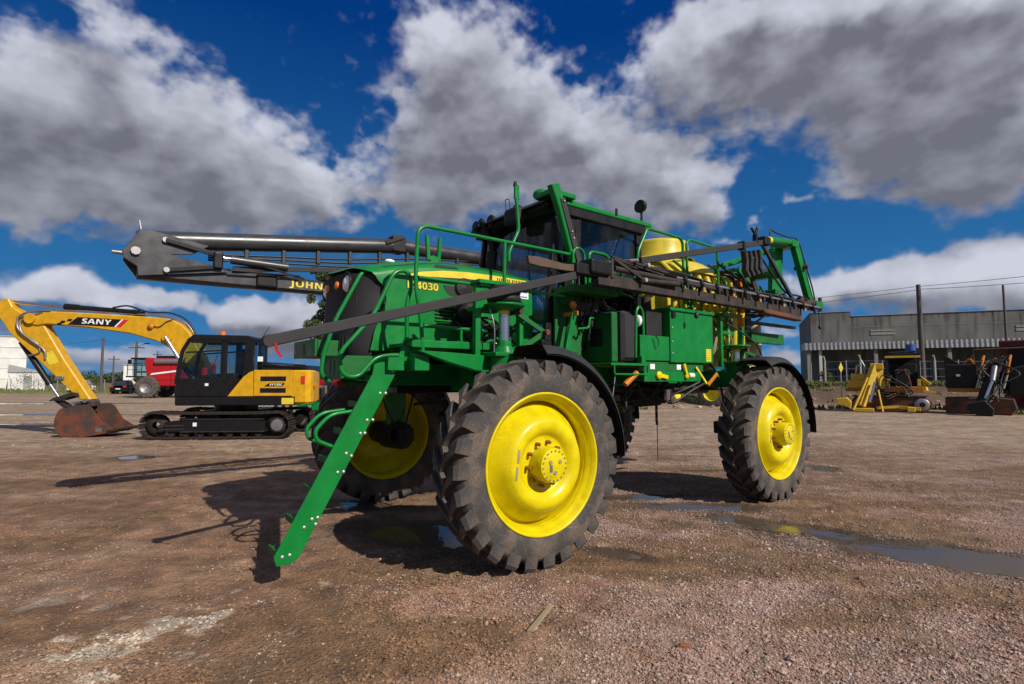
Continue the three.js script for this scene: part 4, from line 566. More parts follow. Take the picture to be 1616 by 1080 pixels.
// rear frame and lift linkage
{
  const rf = sub(SP, 'boom_lift_frame');
  part(rf, 'lower_beam', M.green, B(3.82, 5.0, 2.30, 2.42, 0.9, 1.0, 0.01)); part(rf, 'beam_label', M.decalYellow, B(4.28, 4.38, 2.325, 2.395, 1.0005, 1.0030, 0.0005));
  for (const s of [1, -1]) { part(rf, 'upright', M.green, B(4.96, 5.16, 1.75, 3.45, s > 0 ? 0.62 : -0.78, s > 0 ? 0.78 : -0.62, 0.015)); part(rf, 'upright', M.black, B(5.16, 5.34, 2.3, 3.35, s > 0 ? 0.70 : -0.86, s > 0 ? 0.86 : -0.70, 0.015)); part(rf, 'link_strut', M.green, bar([4.3, 2.42, s * 0.95], [4.75, 3.05, s * 0.95], 0.12, 0.04), bar([4.9, 3.4, s * 0.9], [5.6, 3.05, s * 0.9], 0.10, 0.05)); part(rf, 'upper_link', M.green, bar([4.35, 3.36, s * 0.82], [6.06, 3.88, s * 0.82], 0.09, 0.06)); part(rf, 'hose_post', M.orange, B(4.72, 4.80, 2.2, 3.2, s > 0 ? 0.96 : -1.02, s > 0 ? 1.02 : -0.96, 0.01)); part(rf, 'stop_beam', M.greenDull, B(5.0, 6.05, 2.22, 2.39, s > 0 ? 0.94 : -1.04, s > 0 ? 1.04 : -0.94, 0.01)); part(rf, 'tail_reflector', M.red, B(6.05, 6.065, 2.23, 2.34, s > 0 ? 0.95 : -1.03, s > 0 ? 1.03 : -0.95, 0.003)); }
  part(rf, 'shadow_clutter', M.black, B(4.35, 4.95, 2.72, 3.16, -0.5, 0.62, 0.03), B(5.2, 5.6, 2.6, 3.0, -0.6, 0.55, 0.03)); for (let i = 0; i < 14; i++) part(rf, 'boom_hose', i % 4 ? M.hose : M.grime, hose([[rnd(4.2, 4.9), rnd(3.0, 3.4), rnd(0.6, 1.0)], [rnd(4.6, 5.2), rnd(2.7, 3.3), rnd(0.8, 1.2)], [rnd(5.0, 5.6), rnd(2.6, 3.1), rnd(0.9, 1.25)], [rnd(5.3, 6.0), rnd(2.7, 3.2), rnd(0.9, 1.3)]], 0.018));  // black boxes added as clutter to darken the shadowed region behind the manifold
  part(rf, 'cross_beam', M.green, B(5.78, 5.94, 3.36, 3.50, -1.1, 1.1, 0.015), B(5.70, 5.86, 3.0, 3.14, -1.1, 1.1, 0.015), B(5.0, 5.2, 3.36, 3.44, -0.7, 0.7, 0.01), B(5.1, 5.8, 3.38, 3.48, 0.6, 0.72, 0.01), B(5.1, 5.8, 3.38, 3.48, -0.72, -0.6, 0.01), B(5.2, 5.8, 3.02, 3.12, 0.6, 0.72, 0.01), B(5.2, 5.8, 3.02, 3.12, -0.72, -0.6, 0.01));
  part(rf, 'gusset', M.green, plate([[4.55, 3.15], [4.95, 3.2], [5.0, 2.8], [4.7, 2.6]], 0.55, 0.60, 'z', 0.005), plate([[4.0, 3.2], [4.6, 3.3], [4.6, 2.7], [4.1, 2.6]], 0.72, 0.76, 'z', 0.005), B(4.3, 4.95, 2.75, 3.15, 0.4, 0.7, 0.02));
  for (const s of [1, -1]) {
    const ar = part(rf, 'boom_arm', M.green, bar([6.02, 3.92, s * 1.27], [6.40, 2.93, s * 1.33], 0.125, 0.10, 0.012), plate([[6.30, 3.02], [6.46, 3.0], [6.80, 2.97], [6.84, 2.87], [6.34, 2.83]], s > 0 ? 1.28 : -1.38, s > 0 ? 1.38 : -1.28, 'z', 0.008), bar([5.92, 3.86, s * 1.02], [5.86, 3.0, s * 1.0], 0.22, 0.10, 0.012), B(5.86, 6.10, 3.84, 3.96, s > 0 ? 0.95 : -1.33, s > 0 ? 1.33 : -0.95, 0.012));
    part(ar, 'pivot_pin', M.rust, cyl([6.80, 2.82, s * 1.33], [6.80, 3.06, s * 1.33], 0.03), cyl([6.18, 3.52, s * 1.2], [6.18, 3.52, s * 1.42], 0.035), cyl([6.0, 3.97, s * 1.25], [6.06, 3.82, s * 1.25], 0.04));
    const fc = part(rf, 'fold_cylinder', M.green, cyl([5.18, 3.84, s * 1.27], [5.95, 3.92, s * 1.27], 0.055, 0.055, 20)); part(fc, 'cylinder_head', M.yellow, cyl([4.96, 3.76, s * 1.27], [5.20, 3.84, s * 1.27], 0.03, 0.06, 16)); part(fc, 'cylinder_hose', M.hose, hose([[5.22, 3.90, s * 1.27], [5.24, 4.02, s * 1.27], [5.4, 4.0, s * 1.27], [5.8, 4.0, s * 1.26], [6.06, 3.98, s * 1.31], [6.20, 3.6, s * 1.36], [6.34, 3.2, s * 1.40], [6.44, 2.95, s * 1.40]], 0.012, 30));
    part(rf, 'lift_hose', M.hose, hose([[5.0, 3.6, s * 1.2], [5.3, 3.3, s * 1.25], [5.6, 3.05, s * 1.3], [5.9, 3.0, s * 1.38], [6.2, 2.95, s * 1.4]], 0.016), hose([[3.9, 2.56, s * 1.05], [4.35, 2.35, s * 1.2], [4.7, 2.1, s * 1.3], [4.8, 1.85, s * 1.3]], 0.014), hose([[3.95, 2.5, s * 1.02], [4.1, 2.2, s * 1.1], [4.2, 2.0, s * 1.15]], 0.012));
  }
}
// booms
M.nozzleTip = mat({ color: col(0.45, 0.22, 0.02), roughness: 0.6 });
function nozzle(parent, x, y, z, s, k) { const n = part(parent, 'nozzle_body', M.hose, B(x - 0.022, x + 0.022, y - 0.05, y + 0.05, z - 0.025, z + 0.025, 0.008), cyl([x, y - 0.06, z + s * 0.02], [x, y, z + s * 0.03], 0.02)); part(n, 'nozzle_cap', k % 2 ? M.nozzleTip : M.black, cyl([x, y - 0.085, z + s * 0.03], [x, y - 0.045, z + s * 0.03], 0.022, 0.018, 10)); }
{ // own-left boom, folded forward along the side the camera sees
  const b = sub(SP, 'spray_boom'), z = 1.60; b.position.set(0.2057, -0.110, -0.357); b.scale.setScalar(1.0668);   // hangs close beside the tank
  part(b, 'main_beam', M.grime, bar([0.86, 2.665, z], [5.35, 2.655, z], 0.125, 0.11, 0.012)); part(b, 'beam_end_cover', M.black, B(0.72, 1.02, 2.70, 2.86, z - 0.10, z + 0.10, 0.03), cyl([0.80, 2.80, z - 0.1], [1.05, 2.84, z + 0.02], 0.07, 0.07, 18)); part(b, 'beam_tail', M.rust, bar([4.2, 2.60, z], [5.35, 2.56, z], 0.07, 0.13, 0.02));
  part(b, 'upper_chord', M.grime, cyl([1.1, 2.88, z - 0.06], [5.85, 2.80, z - 0.06], 0.026, 0.026, 10), cyl([1.1, 2.80, z + 0.05], [3.1, 2.77, z + 0.06], 0.03, 0.03, 10));
  for (let i = 0; i < 16; i++) { const x = 1.25 + i * 0.28; part(b, 'lattice_bar', M.grime, bar([x, 2.70, z - 0.02], [x + 0.14, 2.87, z - 0.05], 0.018, 0.018, 0.003)); }
  part(b, 'clamp_plate', M.strip, B(1.04, 1.08, 2.69, 2.90, z - 0.08, z + 0.07, 0.008)); part(b, 'hinge_link', M.grime, bar([1.10, 2.90, z + 0.05], [1.52, 2.72, z + 0.10], 0.035, 0.03), bar([1.12, 2.93, z], [1.95, 2.84, z + 0.04], 0.04, 0.03), bar([1.35, 2.92, z + 0.02], [2.0, 2.86, z + 0.06], 0.03, 0.03), cyl([1.50, 2.72, z + 0.06], [2.15, 2.74, z + 0.10], 0.03, 0.03, 12)); part(b, 'hinge_pin', M.bolt, cyl([1.52, 2.715, z + 0.06], [1.52, 2.715, z + 0.14], 0.022), cyl([1.62, 2.90, z + 0.02], [1.62, 2.90, z + 0.10], 0.022), cyl([1.40, 2.93, z - 0.02], [1.46, 2.93, z + 0.08], 0.02));
  part(b, 'spray_line', M.steel, cyl([2.16, 2.825, z + 0.06], [5.9, 2.775, z + 0.08], 0.016, 0.016, 10)); part(b, 'feed_hose', M.hose, ...Array.from({ length: 4 }, (_, k) => hose([[1.6, 2.86 + k * 0.012, z - 0.02 + k * 0.02], [2.4, 2.84 + k * 0.02, z - 0.05 + k * 0.02], [3.4, 2.86 - k * 0.014, z - 0.03 + k * 0.02], [4.4, 2.82 + k * 0.012, z - 0.04 + k * 0.02], [5.6, 2.80 + k * 0.01, z - 0.02 + k * 0.02]], 0.013, 40, 6)));
  for (let i = 0; i < 11; i++) nozzle(b, 2.30 + i * 0.335, 2.80 - i * 0.0045, z + 0.085, 1, i);
  for (let i = 0; i < 20; i++) { const x = 1.9 + i * 0.19; part(b, 'hose_clip', M.grime, B(x - 0.02, x + 0.02, 2.72, 2.80, z + 0.03, z + 0.075, 0.006)); }
  part(b, 'drop_weight', M.hose, cyl([2.55, 2.42, z + 0.06], [2.55, 2.62, z + 0.06], 0.005, 0.005, 5), new THREE.SphereGeometry(0.035, 12, 8).scale(0.8, 1.2, 0.8).translate(2.55, 2.41, z + 0.06)); part(b, 'drop_weight', M.hose, cyl([3.32, 2.40, z + 0.06], [3.32, 2.62, z + 0.06], 0.005, 0.005, 5), new THREE.SphereGeometry(0.035, 12, 8).scale(0.8, 1.2, 0.8).translate(3.32, 2.39, z + 0.06)); part(b, 'drop_weight', M.hose, hose([[5.86, 2.78, z + 0.06], [5.92, 2.66, z + 0.06], [5.94, 2.5, z + 0.06]], 0.008, 12, 5), new THREE.SphereGeometry(0.03, 12, 8).scale(0.8, 1.3, 0.8).translate(5.94, 2.47, z + 0.06));
  part(b, 'tip_joint', M.rust, cyl([5.5, 2.80, z - 0.05], [5.7, 2.84, z + 0.1], 0.07, 0.05, 14), B(5.45, 5.9, 2.74, 2.84, z - 0.07, z + 0.05, 0.02), new THREE.SphereGeometry(0.06, 12, 8).translate(5.42, 2.86, z)); part(b, 'inner_section', M.black, bar([4.1, 2.52, z - 0.5], [6.3, 2.52, z - 0.5], 0.05, 0.06), bar([4.2, 2.62, z - 0.5], [5.4, 2.66, z - 0.5], 0.03, 0.03), bar([4.6, 2.53, z - 0.5], [4.9, 2.64, z - 0.5], 0.03, 0.03), bar([5.3, 2.66, z - 0.5], [5.0, 2.53, z - 0.5], 0.03, 0.03));
  part(b, 'upper_arm', M.strip, bar([1.58, 2.955, z], [4.42, 3.62, z], 0.075, 0.06, 0.008)); part(b, 'arm_stay', M.strip, bar([4.30, 3.58, z], [5.15, 2.84, z + 0.02], 0.05, 0.04), bar([4.15, 3.5, z - 0.2], [4.3, 2.9, z - 0.1], 0.06, 0.05)); part(b, 'arm_fork', M.black, bar([4.12, 3.55, z], [4.12, 3.68, z], 0.06, 0.05), bar([4.12, 3.67, z], [4.02, 3.76, z], 0.02, 0.03), bar([4.11, 3.66, z], [4.19, 3.79, z], 0.04, 0.03)); part(b, 'arm_clamp', M.black, B(4.28, 4.46, 3.56, 3.68, z - 0.06, z + 0.06, 0.015), B(3.72, 3.77, 3.40, 3.52, z - 0.05, z + 0.05, 0.01));
  const mb = part(b, 'manifold', M.strip, bar([3.75, 3.38, z], [4.1, 3.30, z + 0.02], 0.03, 0.05), bar([3.88, 3.06, z], [4.36, 3.20, z + 0.02], 0.05, 0.05)); for (let i = 0; i < 4; i++) part(mb, 'manifold_arm', M.strip, plate([[0, 0.30], [0.05, 0.30], [0.09, 0.18], [0.07, 0.05], [0.13, 0.0], [0.08, -0.04], [0.01, 0.04], [0.03, 0.17]].map(([a, c]) => [3.74 + i * 0.125 + a, 3.07 + i * 0.028 + c]), z - 0.02, z + 0.06, 'z', 0.008));
  part(b, 'tip_section', M.strip, bar([-2.24, 1.895, z + 0.03], [0.56, 2.665, z + 0.03], 0.078, 0.032, 0.010), cyl([-2.24, 1.895, z - 0.02], [-2.24, 1.895, z + 0.075], 0.042, 0.042, 18)); part(b, 'tip_hinge', M.wood, plate([[-0.04, 2.78], [0.10, 2.79], [0.42, 2.765], [0.74, 2.79], [0.74, 2.72], [0.45, 2.70], [0.10, 2.70], [-0.02, 2.71]], z - 0.02, z + 0.02, 'z', 0.004)); part(b, 'hinge_shadow_box', M.black, B(0.55, 0.86, 2.68, 2.80, z - 0.05, z + 0.06, 0.02));  // black box by the tip hinge stands in for shadow there
  part(b, 'red_ribbon', M.red, plate([[-2.22, 1.88], [-2.205, 1.88], [-2.19, 1.83], [-2.16, 1.79], [-2.18, 1.785], [-2.21, 1.83]], z + 0.082, z + 0.086, 'z', 0));
}
{ // own-right boom, folded forward on the far side, reaching past the nose
  const b = sub(SP, 'spray_boom'), z = -1.60, tilt = x => 3.145 + (x + 2.87) * 0.1305;
  part(b, 'upper_tube', M.boom, sweep([V(-2.87, tilt(-2.87), z), V(0.12, tilt(0.12), z)], 0.105, 26)); part(b, 'tube_joint', M.grime, B(0.05, 0.26, tilt(0.15) - 0.1, tilt(0.15) + 0.14, z - 0.11, z + 0.11, 0.03), cyl([-0.05, tilt(-0.05) + 0.02, z + 0.09], [0.2, tilt(0.2) + 0.1, z + 0.1], 0.035, 0.03, 12)); part(b, 'inner_tube', M.boom, sweep([V(0.2, tilt(0.2), z), V(4.8, 3.6, z)], 0.105, 26));
  part(b, 'lower_tube', M.boom, plate([[-2.86, 2.72], [-0.4, 2.74], [5.2, 2.66], [5.2, 2.80], [-0.8, 2.90], [-1.6, 2.945], [-2.3, 2.93], [-2.86, 2.86]], z - 0.08, z + 0.08, 'z', 0.035));
  part(b, 'end_plate', M.boom, plate([[-2.98, 3.02], [-2.92, 3.12], [-2.84, 3.25], [-2.78, 3.255], [-2.2, 3.16], [-2.36, 3.04], [-2.75, 2.98], [-2.95, 2.96]], z + 0.085, z + 0.115, 'z', 0.004), plate([[-3.0, 3.0], [-2.94, 3.06], [-2.86, 3.06], [-2.1, 2.93], [-2.0, 2.88], [-2.85, 2.74], [-2.86, 2.84], [-2.98, 2.92]], z + 0.095, z + 0.125, 'z', 0.004), plate([[-2.98, 3.02], [-2.84, 3.25], [-2.2, 3.16], [-2.75, 2.98], [-2.85, 2.74], [-2.98, 2.92]], z - 0.12, z - 0.09, 'z', 0.004));
  part(b, 'pivot_bolt', M.steel, cyl([-2.88, 3.0, z + 0.12], [-2.88, 3.0, z + 0.16], 0.05, 0.045, 8), cyl([-3.08, 2.99, z], [-2.9, 2.99, z], 0.02, 0.03, 8), cyl([-2.62, 3.16, z + 0.11], [-2.62, 3.16, z + 0.15], 0.035, 0.03, 8), cyl([-2.6, 2.83, z + 0.12], [-2.6, 2.83, z + 0.16], 0.035, 0.03, 8), bar([-2.84, 3.24, z + 0.1], [-2.86, 3.34, z + 0.1], 0.02, 0.03));
  part(b, 'fold_link', M.black, bar([-2.62, 3.16, z + 0.14], [-2.12, 3.06, z + 0.14], 0.05, 0.03), bar([-2.6, 2.83, z + 0.14], [-2.1, 2.93, z + 0.14], 0.05, 0.03), B(-2.16, -2.06, 2.90, 3.10, z + 0.1, z + 0.18, 0.02)); const fc = part(b, 'fold_cylinder', M.boom, cyl([-1.98, 3.03, z + 0.13], [-1.35, 3.02, z + 0.12], 0.05, 0.05, 18)); part(fc, 'cylinder_rod', M.chrome, cyl([-2.1, 3.04, z + 0.13], [-1.9, 3.03, z + 0.13], 0.025)); part(b, 'stay_rod', M.black, bar([-1.95, 3.06, z + 0.16], [-1.15, 2.90, z + 0.13], 0.025, 0.02), bar([-2.0, 2.90, z + 0.15], [-1.2, 2.93, z + 0.14], 0.02, 0.02));
  part(b, 'flat_strip', M.strip, bar([-1.95, 2.93, z + 0.10], [0.4, 3.20, z + 0.10], 0.06, 0.02)); part(b, 'black_sleeve', M.black, bar([-1.70, 2.83, z + 0.01], [-1.44, 2.83, z + 0.01], 0.18, 0.19, 0.04));
  part(b, 'spray_line', M.hose, ...[0, 1, 2].map(k => hose([[-2.2, 3.07 - k * 0.03, z + 0.06], [-1.4, 3.16 - k * 0.04, z + 0.05], [-0.6, 3.24 - k * 0.05, z + 0.05], [0.3, 3.37 - k * 0.05, z + 0.05], [1.6, 3.5 - k * 0.05, z + 0.05]], 0.014, 40, 6)));
  for (let i = 0; i < 9; i++) { const x = -1.8 + i * 0.42, y = tilt(x) - 0.20; part(b, 'nozzle_body', M.hose, B(x - 0.025, x + 0.025, y - 0.07, y + 0.10, z + 0.02, z + 0.08, 0.01)); }
  const t = text('JOHN DEERE', 0.105, 0.92); part(b, 'lettering', M.decalYellow, t.rotateZ(-0.012).translate(-1.31, 2.775, z + 0.0795));
}

// ---------------------------------------------------------------- yellow excavator (x to its rear, y up, z to its own left)
M.exYellow = paint(col(0.66, 0.36, 0.012), 0.45, 0.4); M.exBlack = paint(col(0.010, 0.010, 0.011), 0.5, 0.25);
M.track = mat({ color: col(0.55, 0.47, 0.40), roughness: 0.85, map: TX.grime, bumpMap: TX.grain, bumpScale: 0.003 });
M.exGlass = mat({ color: col(0.50, 0.66, 0.70), roughness: 0.03, transmission: 1, thickness: 0, ior: 1.5 });
M.decalRed = mat({ color: col(0.55, 0.02, 0.02), roughness: 0.45 });
const EX = thing('excavator', 'yellow and black tracked excavator with rusty bucket lowered to the ground, left of the sprayer', 'excavator', [-8.1, 0, -15.65], 0.08);
{
  const shoe = ready(B(-0.082, 0.082, -0.028, 0.012, -0.25, 0.25, 0.004), B(-0.07, -0.05, 0.012, 0.045, -0.25, 0.25, 0.003), B(-0.01, 0.01, 0.012, 0.05, -0.25, 0.25, 0.003), B(0.05, 0.07, 0.012, 0.045, -0.25, 0.25, 0.003));
  for (const s of [1, -1]) {
    const u = sub(EX, 'track'), zc = s * 1.0, r = 0.34, x0 = -1.62, x1 = 1.58, sagN = 46;
    const per = 2 * (x1 - x0) + 2 * Math.PI * r, at = d => { d = (d % per + per) % per; const L = x1 - x0; if (d < L) return [x0 + d, 2 * r + 0.045 - 0.055 * Math.sin(Math.PI * d / L) * (1 - 0.6 * Math.sin(Math.PI * d / L)), 0]; d -= L; if (d < Math.PI * r) { const a = d / r; return [x1 + Math.sin(a) * r, r + 0.045 + Math.cos(a) * r, -a]; } d -= Math.PI * r; if (d < L) return [x1 - d, 0.045, Math.PI]; d -= L; const a = d / r; return [x0 - Math.sin(a) * r, r + 0.045 - Math.cos(a) * r, Math.PI - a]; };
    for (let i = 0; i < sagN; i++) { const [x, y, a] = at(i * per / sagN), o = part(u, 'track_shoe', M.track, shoe); o.position.set(x, y, zc); o.rotation.z = a; }
    part(u, 'track_frame', M.exBlack, plate([[-1.35, 0.20], [1.25, 0.20], [1.25, 0.50], [0.9, 0.54], [-0.9, 0.54], [-1.35, 0.48]], zc - 0.20, zc + 0.20, 'z', 0.015)); part(u, 'frame_rib', M.track, B(-0.9, 1.2, 0.535, 0.56, zc - 0.2, zc + 0.22, 0.004), B(-1.5, -0.85, 0.26, 0.30, zc + s * 0.2 - 0.02, zc + s * 0.2 + 0.02, 0.004), B(-1.5, -0.85, 0.36, 0.40, zc + s * 0.2 - 0.02, zc + s * 0.2 + 0.02, 0.004), B(-0.95, 1.25, 0.20, 0.23, zc + s * 0.19 - 0.03, zc + s * 0.19 + 0.03, 0.004));
    part(u, 'sprocket', M.track, lathe([[0, -0.14], [0.2, -0.14], [0.3, -0.08], [0.3, 0.08], [0.2, 0.14], [0.19, 0.2], [0, 0.2]], 'z', [x1, r + 0.045, zc], 22)); part(u, 'drive_cover', M.steel, lathe([[0, 0.205], [0.15, 0.205], [0.17, 0.19]], 'z', [x1, r + 0.045, zc], 22)); part(u, 'idler', M.track, lathe([[0.1, -0.1], [0.29, -0.08], [0.29, 0.08], [0.1, 0.1]], 'z', [x0, r + 0.045, zc], 22));
    for (let i = 0; i < 7; i++) part(u, 'road_roller', M.track, cyl([-1.2 + i * 0.38, 0.17, zc - 0.15], [-1.2 + i * 0.38, 0.17, zc + 0.15], 0.10, 0.10, 14));
    part(u, 'top_roller', M.track, cyl([-0.05, 0.60, zc - 0.1], [-0.05, 0.60, zc + 0.1], 0.07, 0.07, 12), B(-0.1, 0.0, 0.5, 0.6, zc - 0.05, zc + 0.05)); part(u, 'frame_label', M.decalWhite, B(-0.62, -0.52, 0.36, 0.46, zc + s * 0.2005, zc + s * 0.2035, 0.0005));
  }
  part(EX, 'carbody', M.exBlack, B(-0.7, 0.8, 0.35, 0.75, -0.8, 0.8, 0.04), cyl([0, 0.72, 0], [0, 0.96, 0], 0.58, 0.58, 32));
  part(EX, 'house_base', M.exBlack, plate([[-1.10, 0.96], [-1.08, 0.92], [2.05, 0.92], [2.05, 1.16], [-1.10, 1.16]], -1.22, 1.24, 'z', 0.02)); part(EX, 'safety_label', M.decalYellow, B(1.70, 2.02, 0.95, 1.12, 1.2405, 1.2435, 0.0005));
  part(EX, 'side_cover', M.exYellow, plate([[0.26, 1.165], [0.92, 1.165], [0.92, 1.86], [0.84, 1.84], [0.66, 1.70]], 0.9, 1.235, 'z', 0.012)); const sd = part(EX, 'side_door', M.exYellow, B(0.935, 1.96, 1.17, 1.885, -1.22, 1.235, 0.02));
  for (const y of [1.26, 1.58]) part(sd, 'air_slot', M.exBlack, B(1.12, 1.80, y, y + 0.13, 1.2355, 1.2395, 0.001)); part(sd, 'model_plate', M.exBlack, plate([[1.22, 1.435], [1.72, 1.435], [1.77, 1.535], [1.36, 1.535]], 1.2355, 1.2385, 'z', 0)); part(sd, 'lettering', M.decalWhite, text('SY135C', 0.062, 0.34).translate(1.37, 1.455, 1.2385));
  part(EX, 'counterweight', M.exYellow, plate([[1.965, -1.2], [2.02, -1.2], [2.16, -0.7], [2.30, -0.1], [2.40, 0.5], [2.46, 0.95], [2.44, 1.12], [2.32, 1.22], [1.965, 1.225]], 0.96, 1.885, 'y', 0.05)); part(EX, 'tail_lamp', M.decalRed, B(2.20, 2.30, 1.5, 1.72, 1.215, 1.236, 0.005)); part(EX, 'rear_hook', M.orange, B(2.44, 2.56, 1.42, 1.52, 0.9, 1.0, 0.02));
  part(EX, 'engine_cover', M.exBlack, plate([[1.03, 1.885], [2.32, 1.885], [2.30, 2.02], [2.0, 2.03], [1.6, 2.01], [1.06, 2.10]], -0.9, 1.0, 'z', 0.02)); part(EX, 'engine_grab', M.exBlack, tube([[1.1, 1.9, 1.1], [1.1, 2.1, 1.1], [2.3, 2.02, 1.1], [2.3, 1.9, 1.1]], 0.015, 0.05)); part(EX, 'antenna', M.exBlack, tube([[0.98, 2.6, 0.9], [0.98, 2.75, 0.9], [1.2, 3.12, 0.9]], 0.008, 0.02), B(0.94, 1.0, 1.9, 2.75, 0.86, 0.92, 0.01)); part(EX, 'mirror', M.decalWhite, B(0.94, 1.08, 2.12, 2.26, 0.98, 1.02, 0.01));
  // cab
  const c = sub(EX, 'cab'), fx = y => ip([[1.16, -1.12], [1.6, -1.10], [2.33, -1.0], [2.84, -0.72]], y);
  part(c, 'cab_shell', M.exBlack, plate([[-1.12, 1.165], [0.25, 1.165], [0.60, 1.66], [-1.09, 1.66]], 1.16, 1.235, 'z', 0.015), plate([[-1.12, 1.165], [0.85, 1.165], [0.85, 1.7], [-1.09, 1.7]], 0.22, 0.27, 'z', 0.01), B(-1.1, 0.9, 1.165, 1.2, 0.25, 1.2));
  part(c, 'cab_roof', M.exBlack, plate([[-0.80, 2.76], [-0.70, 2.855], [0.75, 2.83], [0.92, 2.76], [0.92, 2.68], [-0.78, 2.68]], 0.22, 1.235, 'z', 0.03));
  for (const z of [1.19, 0.27]) { part(c, 'front_pillar', M.exBlack, tube([[fx(1.5), 1.5, z], [fx(2.0), 2.0, z], [fx(2.4), 2.4, z], [-0.78, 2.74, z]], 0.05, 0.1)); part(c, 'middle_pillar', M.exBlack, bar([0.12, 1.5, z], [0.13, 2.74, z], 0.16, 0.08, 0.02)); part(c, 'rear_pillar', M.exBlack, plate([[0.60, 1.62], [0.92, 1.80], [0.92, 2.74], [0.68, 2.74], [0.66, 1.9]], z - 0.04, z + 0.04, 'z', 0.015)); part(c, 'rail_trim', M.exBlack, B(-0.75, 0.7, 2.62, 2.72, z - 0.04, z + 0.04, 0.02), bar([-0.88, 2.36, z], [0.06, 2.42, z], 0.04, 0.05)); part(c, 'side_window', M.exGlass, sheet(2, 2, (u, v) => { const y = lerp(1.66, 2.64, v); return [lerp(fx(y) + 0.04, 0.05, u), y, z + (z > 1 ? 0.02 : -0.02)]; })); part(c, 'rear_side_window', M.exGlass, sheet(2, 2, (u, v) => [lerp(0.2, 0.66, u), lerp(1.76, 2.64, v), z + (z > 1 ? 0.02 : -0.02)])); }
  part(c, 'windscreen', M.exGlass, sheet(4, 8, (u, v) => { const y = lerp(1.3, 2.76, v); return [fx(y), y, lerp(0.3, 1.16, u)]; })); part(c, 'rear_window', M.exGlass, sheet(1, 1, (u, v) => [0.9, lerp(1.9, 2.7, v), lerp(0.3, 1.16, u)])); part(c, 'grab_handle', M.exBlack, tube([[-0.95, 1.75, 1.25], [-0.95, 1.75, 1.29], [-0.85, 2.2, 1.29], [-0.85, 2.2, 1.24]], 0.012, 0.03), bar([-0.02, 2.3, 1.24], [-0.2, 1.8, 1.24], 0.014, 0.01));
  part(c, 'seat', M.plastic, B(0.0, 0.5, 1.65, 1.8, 0.45, 0.95, 0.05), B(0.40, 0.55, 1.75, 2.25, 0.48, 0.92, 0.05), new THREE.SphereGeometry(0.13, 16, 10).scale(0.7, 1, 1.1).translate(0.44, 2.36, 0.7)); part(c, 'control_tower', M.decalRed, B(-0.55, -0.42, 1.72, 1.95, 0.9, 1.0, 0.03)); part(c, 'console', M.plastic, B(-0.3, 0.4, 1.5, 1.78, 0.95, 1.1, 0.03)); part(c, 'beacon', M.amber, cyl([-0.10, 2.855, 0.8], [-0.10, 2.97, 0.8], 0.07, 0.06, 16)); part(c, 'door_handle', M.decalWhite, B(-0.33, -0.24, 1.45, 1.52, 1.2355, 1.245, 0.002));
  part(EX, 'right_house', M.exYellow, B(-1.0, 0.93, 1.165, 1.75, -1.2, -0.35, 0.04)); part(EX, 'boom_foot', M.exYellow, B(-1.2, -0.4, 1.16, 1.55, -0.34, 0.14, 0.03));
  // boom, stick, bucket along the middle
  const bz0 = -0.30, bz1 = 0.12;
  const bm = part(EX, 'boom', M.exYellow, plate([[-5.95, 3.36], [-5.84, 3.50], [-5.60, 3.545], [-5.36, 3.59], [-4.6, 3.56], [-3.5, 3.50], [-2.36, 3.44], [-1.93, 3.39], [-1.60, 3.24], [-1.36, 3.0], [-1.0, 2.3], [-0.72, 1.55], [-0.72, 1.38], [-0.95, 1.36], [-1.28, 1.9], [-1.62, 2.30], [-1.85, 2.52], [-2.27, 2.74], [-3.01, 2.95], [-4.2, 3.12], [-5.3, 3.21], [-5.55, 3.16], [-5.85, 3.22]], bz0, bz1, 'z', 0.03));
  part(bm, 'name_plate', M.exBlack, plate([[-4.72, 3.20], [-3.42, 3.14], [-3.24, 3.36], [-4.46, 3.42]], bz1 + 0.0005, bz1 + 0.004, 'z', 0)); part(bm, 'red_slash', M.decalRed, plate([[-3.40, 3.138], [-3.26, 3.132], [-3.06, 3.352], [-3.20, 3.358]], bz1 + 0.0005, bz1 + 0.005, 'z', 0)); part(bm, 'white_slash', M.decalWhite, plate([[-3.45, 3.14], [-3.40, 3.138], [-3.20, 3.358], [-3.25, 3.36]], bz1 + 0.0005, bz1 + 0.0055, 'z', 0)); part(bm, 'lettering', M.decalWhite, text('SANY', 0.15, 0.80).applyMatrix4(new THREE.Matrix4().makeShear(0, 0, 0.1, 0, 0, 0)).rotateZ(-0.045).translate(-4.34, 3.235, bz1 + 0.004)); for (const [x, y] of [[-4.95, 3.22], [-4.86, 3.28], [-4.68, 3.33]]) part(bm, 'dash_mark', M.exBlack, plate([[x - 0.07, y - 0.035], [x + 0.05, y - 0.04], [x + 0.09, y + 0.03], [x - 0.03, y + 0.035]], bz1 + 0.0005, bz1 + 0.003, 'z', 0));
  part(bm, 'boom_pipe', M.steel, hose([[-5.5, 3.63, -0.05], [-4.5, 3.62, -0.05], [-3.0, 3.54, -0.05], [-2.1, 3.48, -0.05], [-1.55, 3.28, -0.05], [-1.2, 2.8, -0.05]], 0.03, 30)); part(bm, 'work_light', M.orange, lathe([[0, -0.02], [0.08, 0], [0.08, 0.06], [0, 0.08]], 'z', [-2.42, 3.16, bz1], 14)); part(bm, 'light_cable', M.hose, hose([[-2.42, 3.2, bz1 + 0.03], [-2.2, 3.15, bz1 + 0.03], [-2.0, 3.3, bz1 + 0.03], [-1.8, 3.38, bz1 + 0.03]], 0.012)); part(bm, 'pivot_boss', M.exYellow, cyl([-1.95, 2.84, bz0 - 0.05], [-1.95, 2.84, bz1 + 0.08], 0.13, 0.13, 18), cyl([-5.72, 3.37, bz0 - 0.06], [-5.72, 3.37, bz1 + 0.06], 0.15, 0.15, 18));
